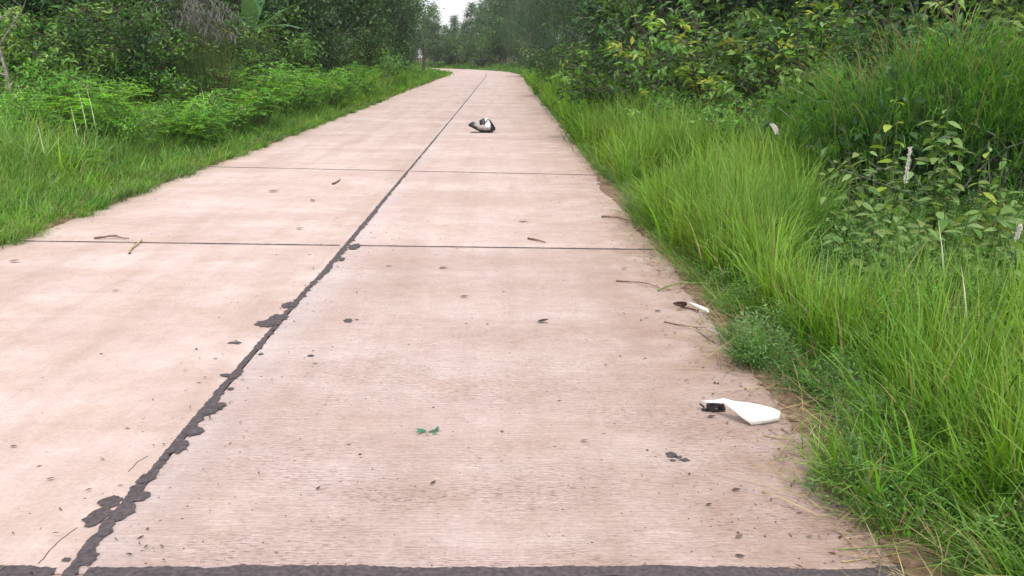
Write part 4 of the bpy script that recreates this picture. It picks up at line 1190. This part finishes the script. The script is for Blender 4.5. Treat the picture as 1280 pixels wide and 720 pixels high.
# broken cowl lying in the lane far ahead
def cowl():
    Yc = gp(603, 166).y
    L = .53; c = gp(603, 165.5)
    root = empty("broken_cowl", (c.x, c.y, 0), .12); tag(root, "black and white broken cowl lying alone on the concrete up the lane", "debris")
    xs = np.linspace(-.27, .25, 11)
    top = np.interp(xs, [-.27, -.2, -.08, .02, .1, .18, .25], [.15, .205, .215, .27, .275, .20, .09])
    bot = np.interp(xs, [-.27, -.2, -.08, .02, .1, .18, .25], [.13, .095, .035, .0, .0, .005, .05])
    wid = np.interp(xs, [-.27, -.2, -.08, .05, .16, .25], [.01, .07, .14, .17, .14, .03])
    k = 14; a = np.linspace(0, 2 * math.pi, k, endpoint=False)
    V = np.array([[(x, w * math.sin(t) * (1 - .25 * math.cos(t)), (tp + b) / 2 + (tp - b) / 2 * math.cos(t)) for t in a] for x, tp, b, w in zip(xs, top, bot, wid)])
    parts = {"shell": ([], M_GREYPL), "white_panel": ([], M_WHITE), "black_panel": ([], M_BLACK)}
    for i in range(10):
        for j in range(k):
            zc = V[i:i + 2, [j, (j + 1) % k], 2].mean(); x = (xs[i] + xs[i + 1]) / 2; y = V[i, j, 1]
            h_ = (zc - bot[i]) / max(.01, top[i] - bot[i])
            if x < -.15 and h_ > .45: kind = "black_panel"
            elif h_ < .24: kind = "black_panel"  # lowest band painted black for the shade along the underside
            elif -.08 < x < .04 and h_ > .55: kind = "black_panel"
            elif .05 < x < .17 and h_ > .42: kind = "white_panel"
            elif x > .17: kind = "black_panel"
            else: kind = "shell"
            parts[kind][0].append((i * k + j, i * k + (j + 1) % k, (i + 1) * k + (j + 1) % k, (i + 1) * k + j))
    parts["shell"][0].extend([])
    for nm, (F, mt) in parts.items():
        used = sorted({v for f in F for v in f}); mp = {v: i for i, v in enumerate(used)}
        me = bpy.data.meshes.new(nm)
        me.from_pydata([tuple(V.reshape(-1, 3)[v]) for v in used], [], [tuple(mp[v] for v in f[::-1]) for f in F])
        me.polygons.foreach_set("use_smooth", np.ones(len(F), dtype=bool)); me.materials.append(mt)
        o = obj(nm, me, root); so = o.modifiers.new("solid", 'SOLIDIFY'); so.thickness = .006; so.offset = 1 if nm != "shell" else .4
    tm = MB(); tube(tm, np.array([(.04, -.155, .20), (.09, -.13, .262), (.14, -.12, .235), (.20, -.09, .15), (.215, -.07, .10)]), .012, 6)
    tm.build("trim", M_BLACK, root, True)
    tm = MB(); tube(tm, np.array([(-.23, -.10, .008), (-.1, -.13, .012), (.05, -.14, .010)]), .009, 5)
    tm.build("loose_strap", M_BLACK, root)  # black strip standing in for the shadow at the cowl's foot
cowl()

# fallen leaves and twigs lying on the road, one by one
LIT = [leaf_mesh("fallen_leaf", 1.0, .42, c, M_STRAW, 4, .10, -.06) for c in ((.075, .05, .045), (.14, .10, .08), (.24, .20, .15), (.05, .035, .03))]
def fallen(px, py, size, rz, mi, label):
    o = obj("fallen_leaf", LIT[mi]); p = gp(px, py)
    o.location = (p.x, p.y, .006 + size * .06); o.rotation_euler = (random.uniform(-.15, .15), random.uniform(-.1, .05), rz); o.scale = (size,) * 3
    tag(o, label, "leaf")
for a in ((671, 404, .075, .25, 3, "dark curled leaf alone in the middle of the right lane"),
          (914, 614.5, .036, .0, 0, "small dark leaf on the coarse slab below the double tar stain"),
          (919, 674, .034, .5, 1, "grey-brown leaf scrap near the bottom right of the slab"),
          (918, 696, .034, -.4, 0, "dark leaf scrap just above the bottom joint"),
          (335, 240, .13, .1, 1, "brown leaf on the left lane beside the middle of the far slab"),
          (393, 252, .10, 2.2, 1, "small brown leaf in the left lane closest to the middle joint"),
          (370, 287, .07, 0, 1, "brown leaf just beyond the nearer cross joint in the left lane"),
          (12, 328, .08, 0, 1, "leaf scrap at the left picture edge on the concrete"),
          (140, 364, .05, 0, 0, "leaf scrap in the empty middle of the near left slab"),
          (58, 601, .03, .2, 3, "tiny dark leaf on the smooth slab at lower left"),
          (12, 560, .03, .3, 1, "brown leaf scrap at the left picture edge above the tar"),
          (548, 336, .07, .1, 1, "brown leaf on the right lane just before the nearer cross joint"),
          (482, 334, .05, .4, 1, "leaf scrap beside the middle joint past the crossing"),
          (776, 337, .05, 0, 0, "dark scrap near the right edge before the cross joint"),
          (575, 372, .055, .1, 0, "flat narrow leaf left of the dark curled leaf"),
          (538, 607, .03, .8, 3, "dark scrap below the crushed green leaf"),
          (648, 278, .12, .6, 2, "pale scrap on the slab beyond the cross joint"),
          (882, 633, .024, .2, 3, "black scrap among the ridges right of the lane centre"),
          (725, 553, .035, .1, 1, "brown scrap left of the double tar stain"),
          (395, 614, .024, 1, 3, "tiny black scrap on the ridges near the middle joint"),
          (818, 390, .045, .1, 0, "brown scrap left of the smaller white panel"),
          (845, 388.5, .05, .2, 3, "dark crumbs in front of the smaller white panel"),
          (884, 523, .04, .3, 0, "brown scrap in front of the black bracket")):
    fallen(*a)
# crushed green leaf
gl = empty("crushed_leaf", gp(535, 541)); tag(gl, "crushed bluish-green leaf sprig flat on the right lane", "leaf")
GLM = leaf_mesh("leaflet", .050, .020, (.045, .150, .090), M_STRAW, 4, .12, -.05)
for (dx, dy, rz, sc) in ((-.005, 0, 2.9, 1.0), (.0, .0, .35, 1.05), (.03, .012, 1.3, .7), (-.02, -.005, 3.9, .7), (.012, -.03, 3.3, .5), (.018, -.022, .4, .55)):
    o = obj("leaflet", GLM, gl); o.location = (dx, dy, .005 + U(0, .006)); o.rotation_euler = (U(-.25, .25), -.08, rz); o.scale = (sc,) * 3
# twigs
M_TWIG = plain_mat("twig", (.17, .115, .085), .9, .1, 40, .3)
def twig(pts, r, label, side=(), mat=None):
    P = [np.array(gp(x, y)) + np.array([0, 0, r + z]) for x, y, z in pts]
    root_p = P[0].copy(); m = MB()
    q = np.concatenate([wiggle(P[i], P[i + 1], 4, .12)[(1 if i else 0):] for i in range(len(P) - 1)]) - root_p
    q[:, 2] = np.maximum(q[:, 2], -root_p[2] + r)
    tube(m, q, np.linspace(r, r * .5, len(q)), 5)
    for (k, dx, dy) in side:
        kk = min(len(q) - 1, k); tube(m, wiggle(q[kk], q[kk] + np.array([dx, dy, .008]), 4, .15), np.linspace(r * .6, r * .3, 4), 4)
    o = m.build("twig", mat or M_TWIG); o.location = root_p
    tag(o, label, "twig")
M_DRYSTEM = plain_mat("dry_stem", (.33, .27, .15), .85, .1, 40, .25)
M_GRSTEM = plain_mat("fresh_stem", (.13, .19, .05), .7, .2, 40, .25)
twig([(162, 318, 0), (171, 307, .006), (178, 300, .01)], .009, "straw-coloured twig lying across the cross joint on the left lane", ((3, -.05, .04),), M_DRYSTEM)
twig([(416, 231, 0), (428, 225, .004)], .012, "short grey twig on the left lane near the middle joint", ())
twig([(118, 299, 0), (140, 298.5, .01), (162, 300, .004)], .010, "brown twig lying along the cross joint by the left verge", ((2, .1, .03),))
twig([(830, 403, 0), (868, 413, .012), (895, 430, .0)], .0045, "long thin bent twig in front of the smaller white panel", ((3, .06, -.02), (5, .05, .03)))
twig([(770, 352, 0), (800, 356, .01), (838, 364, .0)], .0055, "thin dark stem lying left of the smaller panel's grass tuft", ())
twig([(660, 299, 0), (672, 302, .008), (682, 304, 0)], .009, "small dark twig on the right lane just beyond the cross joint", ((2, -.05, .04),))
twig([(752, 272, 0), (772, 274, .006), (790, 277, 0)], .010, "dark stick poking from the right grass over the slab", ())
twig([(1048, 688.5, .002), (1090, 691, .02), (1150, 688, .01)], .0028, "green stem lying on the concrete at the lower right corner", ((3, .08, .01),), M_GRSTEM)
twig([(1052, 704, .002), (1100, 698, .01), (1160, 696, .02)], .0024, "straw stem lying on the concrete below the green stem", (), M_DRYSTEM)
twig([(822, 365, .004), (850, 362, .04), (895, 366, .06)], .006, "bent green grass stalk fallen over the slab behind the smaller panel", ((2, .1, .05), (3, .12, .01)), M_GRSTEM)
twig([(955, 545, 0), (985, 553, .01), (1010, 548, .02)], .003, "straw stem on the earth right of the larger white panel", ((2, .05, .02),), M_DRYSTEM)
twig([(960, 440, 0), (980, 455, .01)], .003, "short dark twig at the earth edge between the two panels", ())

# ------------------------------------------------------------------ haze
if HAZE_DENSITY:
    hx0, hx1, hy0, hy1, hz0, hz1 = -215, 215, -75, 265, -1.6, 16
    V = [(x, y, z) for z in (hz0, hz1) for x, y in ((hx0, hy0), (hx1, hy0), (hx1, hy1), (hx0, hy1))]
    me = bpy.data.meshes.new("haze")
    me.from_pydata(V, [], [(0, 3, 2, 1), (4, 5, 6, 7), (0, 1, 5, 4), (1, 2, 6, 5), (2, 3, 7, 6), (3, 0, 4, 7)])
    hm = bpy.data.materials.new("haze"); hm.use_nodes = True
    hn, hl = hm.node_tree.nodes, hm.node_tree.links
    hn.remove(hn["Principled BSDF"])
    pv = hn.new("ShaderNodeVolumePrincipled")
    pv.inputs["Color"].default_value = (.86, .90, .94, 1)
    pv.inputs["Density"].default_value = HAZE_DENSITY
    hl.new(pv.outputs[0], hn["Material Output"].inputs["Volume"])
    me.materials.append(hm)
    tag(obj("haze", me), kind="stuff")
